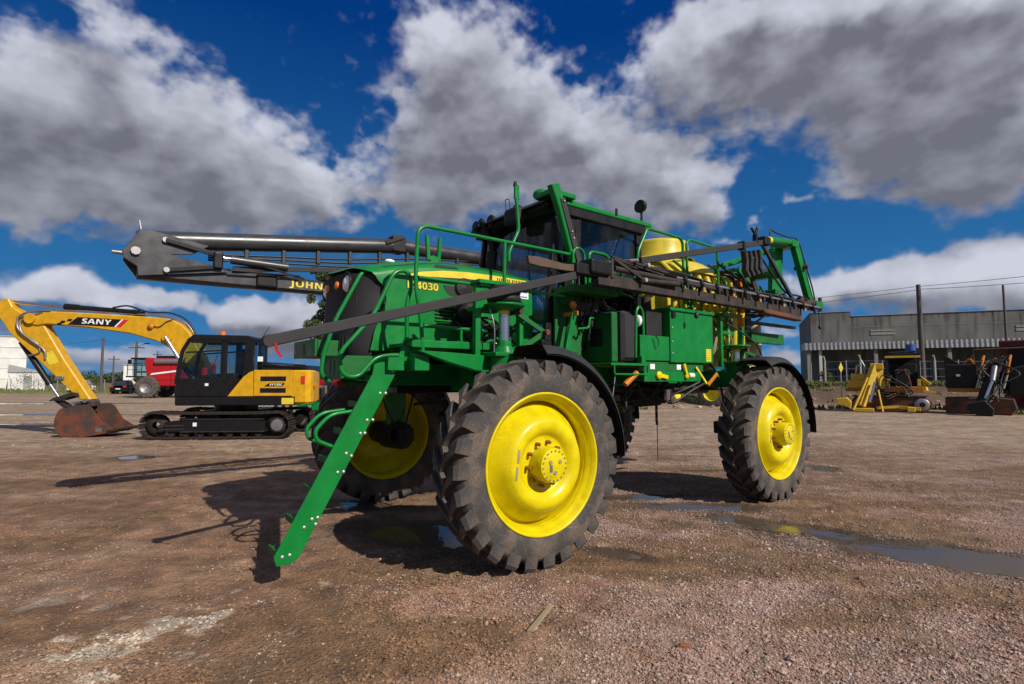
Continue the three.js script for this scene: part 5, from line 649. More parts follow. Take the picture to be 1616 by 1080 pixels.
  for (const z of [-0.5, 0.28]) { const k = part(EX, 'boom_cylinder', M.exBlack, cyl([-0.9, 1.35, z], [-1.45, 2.10, z], 0.085, 0.085, 16)); part(k, 'cylinder_rod', M.chrome, cyl([-1.45, 2.10, z], [-1.93, 2.84, z], 0.05, 0.05, 14)); }
  const ac = part(EX, 'arm_cylinder', M.exBlack, cyl([-4.75, 3.72, -0.09], [-2.9, 3.58, -0.09], 0.085, 0.085, 16), cyl([-4.95, 3.74, -0.09], [-4.6, 3.71, -0.09], 0.10, 0.10, 16), B(-3.0, -2.75, 3.44, 3.62, -0.15, -0.03, 0.02)); part(ac, 'cylinder_rod', M.chrome, cyl([-6.38, 3.86, -0.09], [-4.9, 3.735, -0.09], 0.05, 0.05, 14)); part(ac, 'arm_hose', M.hose, hose([[-3.6, 3.72, -0.02], [-3.2, 3.78, -0.02], [-2.6, 3.60, -0.02], [-2.0, 3.58, -0.02], [-1.5, 3.36, -0.02], [-1.15, 2.8, -0.02]], 0.025, 30));
  const st = part(EX, 'stick', M.exYellow, plate([[-6.50, 3.96], [-6.62, 3.88], [-6.74, 3.58], [-6.30, 2.95], [-5.92, 2.58], [-4.36, 1.08], [-4.12, 0.98], [-4.02, 1.06], [-4.8, 2.2], [-5.42, 3.22], [-5.75, 3.46], [-6.0, 3.52], [-6.28, 3.72], [-6.40, 3.94]], -0.25, 0.07, 'z', 0.025)); part(st, 'warning_label', M.decalYellow, plate([[-5.18, 2.04], [-4.92, 2.12], [-5.12, 2.46], [-5.36, 2.36]], 0.0705, 0.0735, 'z', 0)); part(st, 'stick_hose', M.steel, hose([[-5.2, 3.60, 0.12], [-5.6, 3.58, 0.14], [-6.0, 3.42, 0.16], [-6.02, 3.1, 0.16], [-5.6, 2.7, 0.14], [-5.3, 2.45, 0.12], [-5.28, 2.2, 0.1]], 0.03, 30), hose([[-5.4, 3.55, 0.12], [-5.95, 3.3, 0.14], [-5.9, 2.95, 0.16], [-5.5, 2.65, 0.12], [-5.45, 2.4, 0.1], [-5.75, 2.3, 0.08]], 0.026, 30)); part(st, 'stick_fitting', M.steel, B(-4.98, -4.75, 1.62, 1.72, 0.07, 0.14, 0.02));
  const bc = part(EX, 'bucket_cylinder', M.exBlack, cyl([-6.08, 2.70, -0.09], [-5.25, 1.48, -0.09], 0.085, 0.08, 16)); part(bc, 'cylinder_rod', M.chrome, cyl([-5.25, 1.48, -0.09], [-4.98, 1.10, -0.09], 0.048, 0.048, 14)); part(EX, 'bucket_link', M.track, plate([[-5.12, 1.0], [-5.0, 1.10], [-4.5, 1.26], [-4.34, 1.24], [-4.30, 1.14], [-4.48, 1.14], [-4.9, 1.02]], 0.08, 0.13, 'z', 0.01), plate([[-5.12, 1.0], [-5.0, 1.10], [-4.5, 1.26], [-4.34, 1.24], [-4.30, 1.14], [-4.48, 1.14], [-4.9, 1.02]], -0.31, -0.26, 'z', 0.01), plate([[-5.05, 1.02], [-4.9, 1.02], [-4.45, 0.72], [-4.6, 0.66]], -0.2, 0.02, 'z', 0.01));
  const side = [[-4.62, 0.78], [-4.72, 0.55], [-4.74, 0.34], [-4.66, 0.12], [-4.50, 0.03], [-4.28, 0.0], [-3.9, 0.02], [-3.42, 0.10], [-3.10, 0.18], [-3.25, 0.30], [-3.50, 0.46], [-3.76, 0.84], [-3.9, 0.92], [-4.2, 0.9]];
  const bk = part(EX, 'bucket', M.rust, plate(side, -0.60, -0.57, 'z', 0.004), plate(side, 0.37, 0.40, 'z', 0.004), sheet(10, 1, (u, v) => { const q = u * 9, i = Math.min(8, Math.floor(q)), f = q - i, a = side[[13, 0, 1, 2, 3, 4, 5, 6, 7, 8][i]], b = side[[13, 0, 1, 2, 3, 4, 5, 6, 7, 8][i + 1]]; return [lerp(a[0], b[0], f), lerp(a[1], b[1], f) + 0.012, lerp(-0.58, 0.38, v)]; }), B(-4.2, -3.95, 0.85, 1.0, -0.25, 0.05, 0.02));
  for (let i = 0; i < 5; i++) part(bk, 'bucket_tooth', M.track, plate([[-3.35, 0.10], [-3.12, 0.17], [-2.88, 0.26], [-3.12, 0.25], [-3.34, 0.20]], -0.56 + i * 0.22, -0.48 + i * 0.22, 'z', 0.01)); part(bk, 'wear_patch', M.steel, B(-3.62, -3.45, 0.16, 0.26, 0.4005, 0.405, 0.001)); part(EX, 'bucket_pin', M.steel, cyl([-4.10, 1.02, -0.35], [-4.10, 1.02, 0.17], 0.06, 0.06, 14), cyl([-4.40, 0.95, -0.35], [-4.40, 0.95, 0.17], 0.05, 0.05, 14));
}

// ---------------------------------------------------------------- other machines in the yard
function plainWheel(parent, x, y, z, R, w, rimM, s = 1) { const g = sub(parent, 'wheel'); g.position.set(x, y, z); part(g, 'tyre', M.tyre, lathe([[R * 0.55, -w / 2], [R * 0.85, -w / 2 - 0.01], [R * 0.97, -w / 2 + 0.05], [R, 0], [R * 0.97, w / 2 - 0.05], [R * 0.85, w / 2 + 0.01], [R * 0.55, w / 2]], 'z', [0, 0, 0], 32), Array.from({ length: 18 }, (_, i) => B(R * 0.86, R * 1.02, -0.03, 0.05, -w / 2, w / 2, 0.01).rotateZ(i / 18 * 6.283))); part(g, 'rim', rimM, lathe([[R * 0.56, -w / 2], [R * 0.5, -w * 0.2], [0.1, -w * 0.1], [0, 0], [0.1, w * 0.1], [R * 0.5, w * 0.2], [R * 0.56, w / 2]], 'z', [0, 0, 0], 28)); return g; }
{ // red harvester behind the excavator
  const t = thing('combine_harvester', 'red combine harvester parked beyond the yellow excavator', 'harvester', [-30.2, 0, -46.5], 0.15);
  part(t, 'body', M.red, plate([[-1.1, 1.0], [2.6, 1.0], [3.4, 1.6], [3.4, 2.9], [2.4, 3.35], [-1.0, 3.4], [-1.25, 3.2], [-1.0, 1.9]], -1.5, 1.5, 'z', 0.08)); part(t, 'side_stripe', M.decalWhite, plate([[-0.7, 1.95], [1.5, 2.25], [1.5, 2.38], [-0.6, 2.1]], 1.5005, 1.51, 'z', 0)); part(t, 'panel_seam', M.exBlack, B(0.9, 0.93, 1.1, 3.2, 1.5005, 1.507, 0.001), B(-1.0, 2.4, 1.5, 1.53, 1.5005, 1.507, 0.001));
  part(t, 'unloading_auger', M.steel, cyl([-0.3, 3.1, 1.6], [3.6, 3.15, 1.6], 0.22, 0.22, 20)); part(t, 'grain_tank_flap', M.exBlack, B(-0.4, 2.6, 3.38, 3.6, -1.3, 1.3, 0.05));
  part(t, 'cab', M.exGlass, B(-2.6, -1.15, 1.9, 3.3, -0.9, 0.6, 0.1)); part(t, 'cab_roof', M.exBlack, B(-2.7, -1.1, 3.3, 3.45, -1.0, 0.7, 0.05)); part(t, 'cab_platform', M.exBlack, B(-2.6, -1.2, 1.75, 1.88, -1.0, 1.5, 0.03), tube([[-2.5, 1.9, 1.45], [-2.5, 2.9, 1.45], [-1.4, 2.9, 1.45], [-1.4, 1.9, 1.45]], 0.03), tube([[-2.5, 2.4, 1.45], [-1.4, 2.4, 1.45]], 0.02), tube([[-1.95, 1.9, 1.45], [-1.95, 2.9, 1.45]], 0.02)); part(t, 'side_mirror', M.exBlack, B(-2.5, -2.2, 2.9, 3.25, 1.4, 1.5, 0.04));
  part(t, 'front_shield', M.white, sheet(10, 4, (u, v) => { const a = lerp(0.4, 2.6, u); return [-1.3 - 1.0 * Math.sin(a) * 1.1 + 0.4, 0.4 + 1.35 * Math.sin(a * 0.62), lerp(0.6, 1.7, v)]; })); part(t, 'feeder', M.exBlack, bar([-2.5, 0.6, 0], [-1.0, 1.6, 0], 0.5, 1.2, 0.05));
  for (const s of [1, -1]) { plainWheel(t, -0.85, 0.92, s * 1.5, 0.92, 0.6, M.steel); plainWheel(t, 2.5, 0.75, s * 1.4, 0.75, 0.5, M.steel); }
}
{ // red seed drill peeking over the excavator's tail
  const t = thing('seed_drill', 'red seed drill standing behind the tail of the yellow excavator', 'seed drill', [-9.4, 0, -24.6], -0.1);
  part(t, 'hopper', M.red, plate([[-1.7, 1.75], [1.1, 1.75], [1.0, 1.35], [-1.6, 1.35]], -0.4, 0.4, 'z', 0.03)); for (let i = 0; i < 7; i++) part(t, 'hopper_lid', i % 3 === 1 ? M.orange : M.red, B(-1.68 + i * 0.4, -1.32 + i * 0.4, 1.76, 1.92, -0.35, 0.35, 0.04)); part(t, 'frame', M.exBlack, B(-1.7, 1.2, 0.8, 0.95, -0.5, 0.5, 0.02), B(-1.6, -1.5, 0.9, 1.4, -0.3, 0.3), B(1.0, 1.1, 0.9, 1.4, -0.3, 0.3)); for (let i = 0; i < 8; i++) part(t, 'coulter', M.exBlack, cyl([-1.5 + i * 0.36, 0.22, 0.2], [-1.47 + i * 0.36, 0.22, 0.2], 0.22, 0.22, 16), bar([-1.48 + i * 0.36, 0.25, 0.2], [-1.48 + i * 0.36, 0.85, 0], 0.05, 0.05));
}
{ // green planter between excavator and sprayer
  const t = thing('planter', 'low green planter frame standing behind the sprayer nose', 'planter', [-6.9, 0, -20.6], 0.1);
  part(t, 'tool_bar', M.green, B(-1.3, 1.5, 0.62, 0.78, -0.1, 0.06, 0.01), B(-1.3, 1.5, 0.75, 0.85, -0.6, -0.5, 0.01)); for (let i = 0; i < 5; i++) { const x = -1.15 + i * 0.58; part(t, 'row_unit', M.green, bar([x, 0.7, 0], [x, 0.32, 0.5], 0.09, 0.06), B(x - 0.12, x + 0.12, 0.45, 0.62, 0.1, 0.5, 0.02)); part(t, 'seed_box', M.exBlack, B(x - 0.16, x + 0.16, 0.85, 1.3, -0.3, 0.2, 0.04)); part(t, 'gauge_wheel', M.plastic, cyl([x - 0.05, 0.2, 0.55], [x + 0.05, 0.2, 0.55], 0.2, 0.2, 18)); } part(t, 'transport_wheel', M.plastic, cyl([-0.8, 0.35, -0.9], [-0.6, 0.35, -0.9], 0.35, 0.35, 22)); part(t, 'draw_beam', M.green, bar([-1.2, 0.7, -0.4], [1.3, 0.95, -0.9], 0.08, 0.08));
}
function tractor(label, x, z, turn, k) {
  const t = thing('tractor', label, 'tractor', [x, 0, z], turn, 'green tractors parked beyond the sprayer'); t.scale.setScalar(k);
  part(t, 'hood', M.green, plate([[-1.9, 0.95], [0.2, 0.95], [0.2, 1.75], [-0.8, 1.72], [-1.75, 1.6], [-1.95, 1.35]], -0.36, 0.36, 'z', 0.06)); part(t, 'hood_stripe', M.decalYellow, plate([[-1.6, 1.42], [0.1, 1.52], [0.1, 1.58], [-1.6, 1.48]], 0.3605, 0.366, 'z', 0)); part(t, 'chassis', M.exBlack, B(-1.8, 1.3, 0.6, 0.96, -0.3, 0.3, 0.03)); part(t, 'cab', M.exGlass, B(0.3, 1.5, 1.5, 2.55, -0.65, 0.65, 0.05)); part(t, 'cab_frame', M.exBlack, ...[[0.32, 0.66], [1.48, 0.66], [0.32, -0.66], [1.48, -0.66]].map(([a, b]) => bar([a, 1.3, b], [a, 2.6, b], 0.07, 0.07))); part(t, 'cab_roof', M.green, B(0.15, 1.6, 2.55, 2.75, -0.75, 0.75, 0.06)); part(t, 'exhaust', M.exBlack, cyl([-0.5, 1.7, 0.25], [-0.5, 2.5, 0.25], 0.05));
  for (const s of [1, -1]) { plainWheel(t, 1.05, 0.85, s * 0.95, 0.85, 0.45, M.yellow); plainWheel(t, -1.35, 0.55, s * 0.85, 0.55, 0.32, M.yellow); part(t, 'mudguard', M.green, sheet(8, 1, (u, v) => { const a = lerp(0.3, 2.7, u); return [1.05 + Math.cos(a) * 0.95, 0.85 + Math.sin(a) * 0.95, s * lerp(0.7, 1.15, v)]; })); }
}
tractor('green tractor with yellow wheels seen under the sprayer belly', 8.6, -32.5, 0.5, 1); tractor('dark tractor part hidden by the sprayer rear wheel', 12.9, -31.0, 2.6, 0.95);
{ // wrecked yellow excavator in front of the bank
  const t = thing('wrecked_excavator', 'stripped yellow excavator with collapsed boom in front of the grey warehouse', 'excavator', [18.6, 0, -26.6], -0.61); M.oldYellow = mat({ color: col(0.60, 0.40, 0.03), roughness: 0.75, map: TX.dust }); M.oldOrange = mat({ color: col(0.36, 0.15, 0.015), roughness: 0.8, map: TX.dust });
  part(t, 'cab_frame', M.matteBlack, ...[[0.2, 0.3], [1.45, 0.3], [0.2, -0.9], [1.45, -0.9]].map(([a, b]) => bar([a, 1.2, b], [a, 2.85, b], 0.10, 0.10)), B(0.15, 1.5, 2.78, 2.9, -0.95, 0.35, 0.02), B(0.3, 1.4, 1.3, 2.4, -0.6, -0.4, 0.05)); part(t, 'roof_trim', M.oldYellow, B(0.12, 1.52, 2.66, 2.76, 0.32, 0.38, 0.01)); part(t, 'bent_roof_sheet', M.matteBlack, bar([0.2, 2.92, 0.2], [1.5, 3.02, -0.3], 0.05, 0.5)); part(t, 'door_stub', M.oldYellow, B(0.16, 0.28, 1.3, 1.62, 0.32, 0.4, 0.01)); part(t, 'door_stub', M.oldYellow, B(1.36, 1.48, 1.3, 1.62, 0.32, 0.4, 0.01)); part(t, 'cab_lining', M.matteBlack, B(0.24, 1.42, 1.25, 2.75, -0.9, -0.82, 0.02), B(0.45, 1.1, 1.3, 2.1, -0.6, 0.05, 0.08));
  part(t, 'deck', M.oldOrange, B(0.05, 1.6, 0.98, 1.26, -1.0, 0.45, 0.03), B(-1.6, 0.2, 1.0, 1.15, -1.5, 0.2, 0.03)); part(t, 'engine_bay', M.oldYellow, B(-1.5, -0.55, 1.15, 1.55, -1.3, 0.1, 0.04), B(-1.35, -0.7, 1.5, 1.9, -1.2, -0.1, 0.05)); part(t, 'exhaust_stub', M.steel, tube([[-0.75, 1.8, -0.4], [-0.75, 2.3, -0.4], [-0.9, 2.6, -0.4]], 0.04), tube([[-1.15, 1.8, -0.3], [-1.1, 2.3, -0.3], [-0.9, 2.35, -0.3]], 0.03));
  part(t, 'boom', M.oldYellow, bar([-0.25, 2.35, 0.4], [-0.95, 0.3, 1.0], 0.34, 0.28, 0.03), bar([-0.25, 2.35, 0.3], [-0.05, 1.3, 0.2], 0.34, 0.3, 0.03), B(-0.5, 0.05, 2.1, 2.4, 0.1, 0.6, 0.04)); part(t, 'boom_ram', M.chrome, bar([-0.3, 1.5, 0.9], [-0.55, 0.5, 1.2], 0.12, 0.12, 0.03)); part(t, 'boom_rod', M.oldYellow, bar([-0.62, 1.7, 0.8], [-1.25, 0.1, 1.3], 0.08, 0.08), bar([-0.2, 1.1, 0.9], [-0.05, 0.05, 1.2], 0.06, 0.06)); part(t, 'grab', M.oldYellow, plate([[-1.95, 0.65], [-1.5, 0.72], [-1.3, 0.5], [-1.35, 0.15], [-1.6, 0.3], [-1.9, 0.35]], 0.9, 1.3, 'z', 0.03), B(-1.2, -0.4, 0.02, 0.2, 0.8, 1.3, 0.03)); part(t, 'loose_beam', M.oldYellow, bar([-0.3, 0.22, 1.0], [0.6, 0.3, 0.9], 0.12, 0.14), bar([0.6, 0.28, 0.9], [1.4, 0.2, 1.0], 0.16, 0.14), B(0.9, 1.2, 0.08, 0.3, 0.8, 1.2, 0.03)); part(t, 'side_arm', M.oldYellow, bar([1.5, 1.7, 0.2], [1.85, 1.35, 0.3], 0.12, 0.12), bar([1.6, 1.5, 0.2], [1.7, 1.0, 0.3], 0.14, 0.12), bar([1.6, 1.05, 0.3], [2.05, 0.98, 0.3], 0.1, 0.2));
  for (const s of [0, -1.6]) { part(t, 'track_body', M.rust, plate([[-1.4, 0.45], [-1.2, 0.75], [1.6, 0.78], [1.9, 0.55], [1.9, 0.25], [1.6, 0.03], [-1.2, 0.03], [-1.45, 0.25]], s - 0.05, s + 0.4, 'z', 0.04)); part(t, 'drive_sprocket', M.steel, lathe([[0.12, 0.0], [0.30, 0.02], [0.30, 0.06], [0.2, 0.09], [0.12, 0.1]], 'z', [1.5, 0.4, s + 0.4], 16)); } for (let i = 0; i < 9; i++) part(t, 'torn_hose', i % 3 ? M.hose : M.rust, hose([[rnd(-1.3, 1.2), rnd(1.3, 1.9), rnd(-0.8, 0.2)], [rnd(-1.0, 1.2), rnd(1.5, 2.2), rnd(-0.3, 0.5)], [rnd(-0.6, 1.2), rnd(0.9, 1.4), rnd(0.2, 0.6)], [rnd(-0.4, 1.4), rnd(0.5, 1.0), rnd(0.2, 0.8)]], 0.03)); for (let i = 0; i < 14; i++) { const a = i / 14; part(t, 'track_shoe', M.rust, B(lerp(-1.3, 1.75, a), lerp(-1.3, 1.75, a) + 0.19, 0.76, 0.82, -0.1, 0.44, 0.01)); } part(t, 'turntable', M.matteBlack, cyl([0.3, 0.6, -0.6], [0.3, 1.0, -0.6], 0.6, 0.6, 24)); part(t, 'drum', M.blue, cyl([1.2, 2.9, -0.6], [1.2, 3.35, -0.6], 0.22, 0.22, 18));
}
{ // dark excavator at the right
  const t = thing('dark_excavator', 'dark worn excavator with orange hoses and raised boom, far right of the yard', 'excavator', [21.6, 0, -24.6], -0.72);
  part(t, 'cab_box', M.matteBlack, B(-1.15, 0.0, 1.2, 2.32, -1.4, 0.2, 0.05), plate([[-1.15, 2.3], [-0.55, 2.3], [-1.1, 2.75], [-1.2, 2.75]], -1.2, 0.1, 'z', 0.02)); part(t, 'deck', M.oldOrange, B(-1.1, 0.05, 1.02, 1.2, -1.4, 0.22, 0.02)); part(t, 'label', M.decalWhite, B(-0.75, -0.6, 1.75, 1.85, 0.2005, 0.205, 0.001)); for (const s of [-1.6, -0.2]) part(t, 'track_body', M.rust, plate([[-1.2, 0.1], [-1.2, 0.75], [0.5, 0.8], [1.2, 0.75], [1.3, 0.3], [1.1, 0.02], [-1.05, 0.02]], s, s + 0.45, 'z', 0.05));
  part(t, 'boom', M.matteBlack, bar([0.75, 2.55, -0.2], [0.1, 0.5, 0.9], 0.36, 0.36, 0.04), bar([0.75, 2.5, -0.2], [0.9, 1.2, -0.9], 0.4, 0.36, 0.04)); const rm = part(t, 'boom_ram', M.steel, cyl([0.62, 2.2, 0.3], [0.5, 1.55, 0.6], 0.11, 0.11, 16)); part(rm, 'ram_rod', M.chrome, cyl([0.5, 1.55, 0.6], [0.22, 0.75, 0.95], 0.07, 0.07, 14)); for (const x of [0.05, 0.95]) { part(t, 'side_ram', M.steel, cyl([x + 0.1, 2.0, 0.3], [x - 0.1, 1.2, 0.5], 0.05)); part(t, 'orange_hose', M.orange, hose([[x + 0.15, 2.5, 0.2], [x + 0.22, 2.7, 0.1], [x + 0.12, 2.2, 0.3], [x + 0.05, 1.9, 0.35]], 0.045, 20), hose([[x - 0.1, 2.3, 0.2], [x - 0.3, 2.55, 0.0], [x - 0.5, 2.35, 0.0]], 0.04, 16)); } part(t, 'bucket', M.matteBlack, plate([[-0.4, 0.55], [0.2, 0.7], [0.5, 0.3], [0.45, 0.0], [0.0, -0.0], [-0.35, 0.15]], 0.6, 1.4, 'z', 0.04)); part(t, 'guard_rail', M.rust, tube([[-0.1, 2.2, -0.5], [-0.1, 3.0, -0.5], [1.7, 3.05, -0.5], [1.7, 2.6, -0.5]], 0.04)); for (let i = 0; i < 10; i++) part(t, 'hydraulic_hose', M.hose, hose([[rnd(0.2, 1.2), rnd(2.2, 2.7), rnd(-0.4, 0.3)], [rnd(0, 1.4), rnd(1.8, 2.5), rnd(0.2, 0.6)], [rnd(0.1, 1.0), rnd(1.0, 1.6), rnd(0.4, 0.8)], [rnd(0.0, 0.8), rnd(0.5, 0.9), rnd(0.7, 1.1)]], 0.03)); part(t, 'engine_cover', M.matteBlack, plate([[1.0, 0.9], [2.2, 0.9], [2.2, 2.0], [1.6, 2.25], [1.05, 2.1]], -1.3, 0.1, 'z', 0.06));
}
{ // rust-red loader cut by the right edge
  const t = thing('rusty_loader', 'tall rust red machine cut off by the right edge of the photo', 'loader', [25.6, 0, -25.4], -0.79); M.maroon = mat({ color: col(0.10, 0.018, 0.012), roughness: 0.8, map: TX.dust });
  part(t, 'cabin', M.maroon, B(-1.6, 2.4, 1.7, 3.55, -1.6, 0.2, 0.08)); part(t, 'cabin_opening', M.matteBlack, B(-1.25, 1.2, 1.95, 3.3, 0.2005, 0.24, 0.02)); part(t, 'lower_frame', M.rust, B(-1.7, 2.6, 0.9, 1.65, -1.5, 0.3, 0.05), B(-1.5, -1.2, 1.2, 1.6, 0.2, 0.5, 0.03)); for (const x of [-0.9, 1.8]) plainWheel(t, x, 0.62, 0.3, 0.62, 0.4, M.maroon); for (const x of [-0.9, 1.8]) plainWheel(t, x, 0.62, -1.4, 0.62, 0.4, M.maroon); part(t, 'warning_lamp', M.orange, B(-1.75, -1.6, 1.25, 1.5, 0.35, 0.45, 0.02));
}
// ---------------------------------------------------------------- buildings, fences, poles
M.concrete = mat({ color: col(1, 1, 1), roughness: 0.92, map: rep(tex(1024, (u, v) => { const a = fbm(u * 5, v * 5, 6, 5), s = sstep(0.02, 0.42, fbm(u * 26, v * 2.2 + 3, 5, 26)) * (0.5 + 0.5 * fbm(u * 3, v * 6, 3, 3)), k = 0.43 + 0.12 * a - 0.20 * clamp(s); return [k, k * 0.985, k * 0.95]; }, true), 0.09), bumpMap: TX.grain, bumpScale: 0.004 });
M.concretePost = mat({ color: col(0.30, 0.285, 0.26), roughness: 0.9, map: TX.dust }); M.sheetMetal = mat({ color: col(0.34, 0.35, 0.36), roughness: 0.5, metalness: 0.3, map: TX.dust }); M.winDark = mat({ color: col(0.02, 0.024, 0.03), roughness: 0.15, clearcoat: 0.6 }); M.pole = mat({ color: col(0.10, 0.09, 0.08), roughness: 0.9, map: TX.dust }); M.whiteWall = mat({ color: col(0.70, 0.70, 0.69), roughness: 0.8, map: rep(TX.dust, 0.12) });
{ // grey warehouse: front runs from (31.3, -55) towards (46.8, -48) and on
  const t = thing('warehouse', 'long weathered grey concrete warehouse with corrugated canopy behind the bank', 'building', [31.2, 0.9, -55], -0.4244);
  const L = 60; part(t, 'wall_panel', M.concrete, B(0, 3.6, 0, 7.55, -14, 0, 0.02)); for (let i = 0; i < 10; i++) { const x = 3.62 + i * 5.6; part(t, 'wall_panel', M.concrete, B(x, x + 5.58, 0, 7.05, -14, -0.02, 0.02)); part(t, 'coping', M.sheetMetal, B(x, x + 5.58, 7.05, 7.12, -14.05, 0.05, 0.01)); part(t, 'horizontal_joint', M.concretePost, B(x, x + 5.58, 5.9, 5.94, -0.02, 0.0, 0.002)); if (i % 2 === 0) part(t, 'louvre_vent', M.concretePost, B(x + 1.6, x + 3.6, 5.1, 5.35, -0.02, 0.03, 0.01), B(x + 1.6, x + 3.6, 5.45, 5.6, -0.02, 0.03, 0.01)); part(t, 'roof_cowl', M.sheetMetal, cyl([x + 2.5, 7.0, -5], [x + 2.5, 7.35, -5], 0.5, 0.35, 18)); }
  part(t, 'coping', M.sheetMetal, B(-0.05, 3.65, 7.55, 7.62, -14.05, 0.05, 0.01));
  const cn = part(t, 'canopy', M.sheetMetal, B(-0.9, 60, 4.0, 4.08, 0, 3.2, 0.01)); part(cn, 'fascia', M.sheetMetal, sheet(1400, 1, (u, v) => [lerp(-0.9, 60, u), lerp(3.55, 4.25, v), 3.2 + 0.022 * Math.sin(u * 60.9 / 0.36 * 6.283)])); part(cn, 'side_fascia', M.sheetMetal, B(-0.95, -0.9, 3.55, 4.25, 0, 3.2, 0.01));
  for (let i = 0; i < 11; i++) part(t, 'canopy_post', M.concretePost, B(-0.7 + i * 5.6, -0.4 + i * 5.6, -0.3, 4.0, 2.7, 3.0, 0.02)); part(t, 'canopy_post', M.whiteWall, B(0.35, 0.6, -0.3, 4.0, 2.7, 2.95, 0.02));
  for (const [x, w, y0, y1] of [[1.4, 2.6, 1.0, 2.3], [7.5, 2.4, 1.0, 2.3], [19, 3.0, 0.0, 3.0], [27, 2.4, 1.0, 2.3], [38, 3, 0, 3]]) { const wd = part(t, 'window', M.winDark, B(x, x + w, y0, y1, -0.015, 0.03, 0.005)); for (let k = 0; k < 4; k++) part(wd, 'mullion', M.concretePost, B(x + w * k / 3 - 0.04, x + w * k / 3 + 0.04, y0, y1, 0.03, 0.06, 0.004)); part(wd, 'transom', M.concretePost, B(x, x + w, (y0 + y1) / 2 - 0.03, (y0 + y1) / 2 + 0.03, 0.03, 0.055, 0.004)); }
  part(t, 'plinth', M.concretePost, B(0, 60, 0, 0.5, -0.01, 0.06, 0.01));
}
{ // white industrial halls at the left
  const t = thing('white_hall', 'tall white industrial hall at the left edge behind the excavator stick', 'building', [-73.4, 0, -80], 0.74); for (let i = 0; i < 4; i++) part(t, 'wall_panel', M.whiteWall, B(-6.0 - i * 6.0, -0.03 - i * 6.0, 0, 7.9, -18, 0, 0.02)); part(t, 'roof_edge', M.sheetMetal, B(-24, 0.1, 7.9, 8.05, -18.1, 0.1, 0.02)); for (let i = 0; i < 5; i++) part(t, 'cladding_joint', M.sheetMetal, B(-24, 0, 1.55 + i * 1.55, 1.60 + i * 1.55, 0.0, 0.03, 0.003)); const lo = part(t, 'lower_block', M.whiteWall, B(-23, -3, 0, 1.9, 0, 3, 0.02)); for (let i = 0; i < 4; i++) part(lo, 'window', M.winDark, B(-6.0 - i * 5, -4.0 - i * 5, 0.9, 1.6, 3.0, 3.03, 0.005));
  const a = thing('white_annex', 'low white annex with grey roof beside the tall white hall', 'building', [-68.4, 0, -76], 0.72); part(a, 'wall', M.whiteWall, B(-2.8, 1.1, 0, 2.5, -8, 0, 0.02)); part(a, 'roof', M.sheetMetal, plate([[-2.9, 2.5], [1.2, 2.5], [1.1, 2.6], [-2.8, 3.6]], -8.1, 0.15, 'z', 0.01)); part(a, 'door', M.sheetMetal, B(-1.2, -0.3, 0, 2.0, 0.0, 0.03, 0.004));
  const s = thing('white_shed', 'white flat roofed shed behind the red harvester', 'building', [-52.3, 0, -75.5], 0.6); part(s, 'wall', M.whiteWall, B(-2.5, 4.5, 0, 3.5, -6, 0, 0.02)); part(s, 'roof_edge', M.sheetMetal, B(-2.6, 4.6, 3.5, 3.65, -6.1, 0.1, 0.01)); part(s, 'side_door', M.sheetMetal, B(1.2, 2.4, 0, 2.3, 0.0, 0.03, 0.004)); part(s, 'dark_band', M.exBlack, B(-1.2, 0.8, 2.5, 2.7, 0, 0.03, 0.004));
}
const postGeo = ready(B(-0.07, 0.07, 0, 2.0, -0.07, 0.07, 0.01), bar([0, 1.95, 0], [-0.16, 2.32, 0.1], 0.13, 0.13, 0.01)), thinGeo = ready(cyl([0, 0, 0], [0, 1.9, 0], 0.045, 0.045, 10));
function post(name, label, g, m, x, z, k, group) { const o = new THREE.Mesh(g, m); o.name = numbered(name); o.position.set(x, gh(x, z) - 0.05, z); o.scale.set(k, k, k); o.castShadow = o.receiveShadow = true; o.userData = { label, category: 'fence post', group }; scene.add(o); }
const ORD = ['first', 'second', 'third', 'fourth', 'fifth', 'sixth', 'seventh', 'eighth', 'ninth', 'tenth', 'eleventh'];
for (let i = 0; i < 9; i++) post('concrete_post', ORD[i] + ' from the left of the bent top fence posts on the bank', postGeo, M.concretePost, 26.0 + i * 2.55, -44 + i * 0.62, 1, 'concrete posts of the bank fence');
for (let i = 0; i < 9; i++) post('fence_pipe', ORD[i] + ' from the left of the thin pale fence pipes on the bank', thinGeo, M.sheetMetal, 24.9 + i * 2.55, -44.1 + i * 0.62, 1, 'thin pipes of the bank fence');
for (let i = 0; i < 11; i++) post('boundary_post', ORD[i] + ' from the left of the short grey posts in the far grass', thinGeo, M.concretePost, -66 + i * 3.0, -64 + i * 0.25, 0.85, 'boundary posts along the far grass');
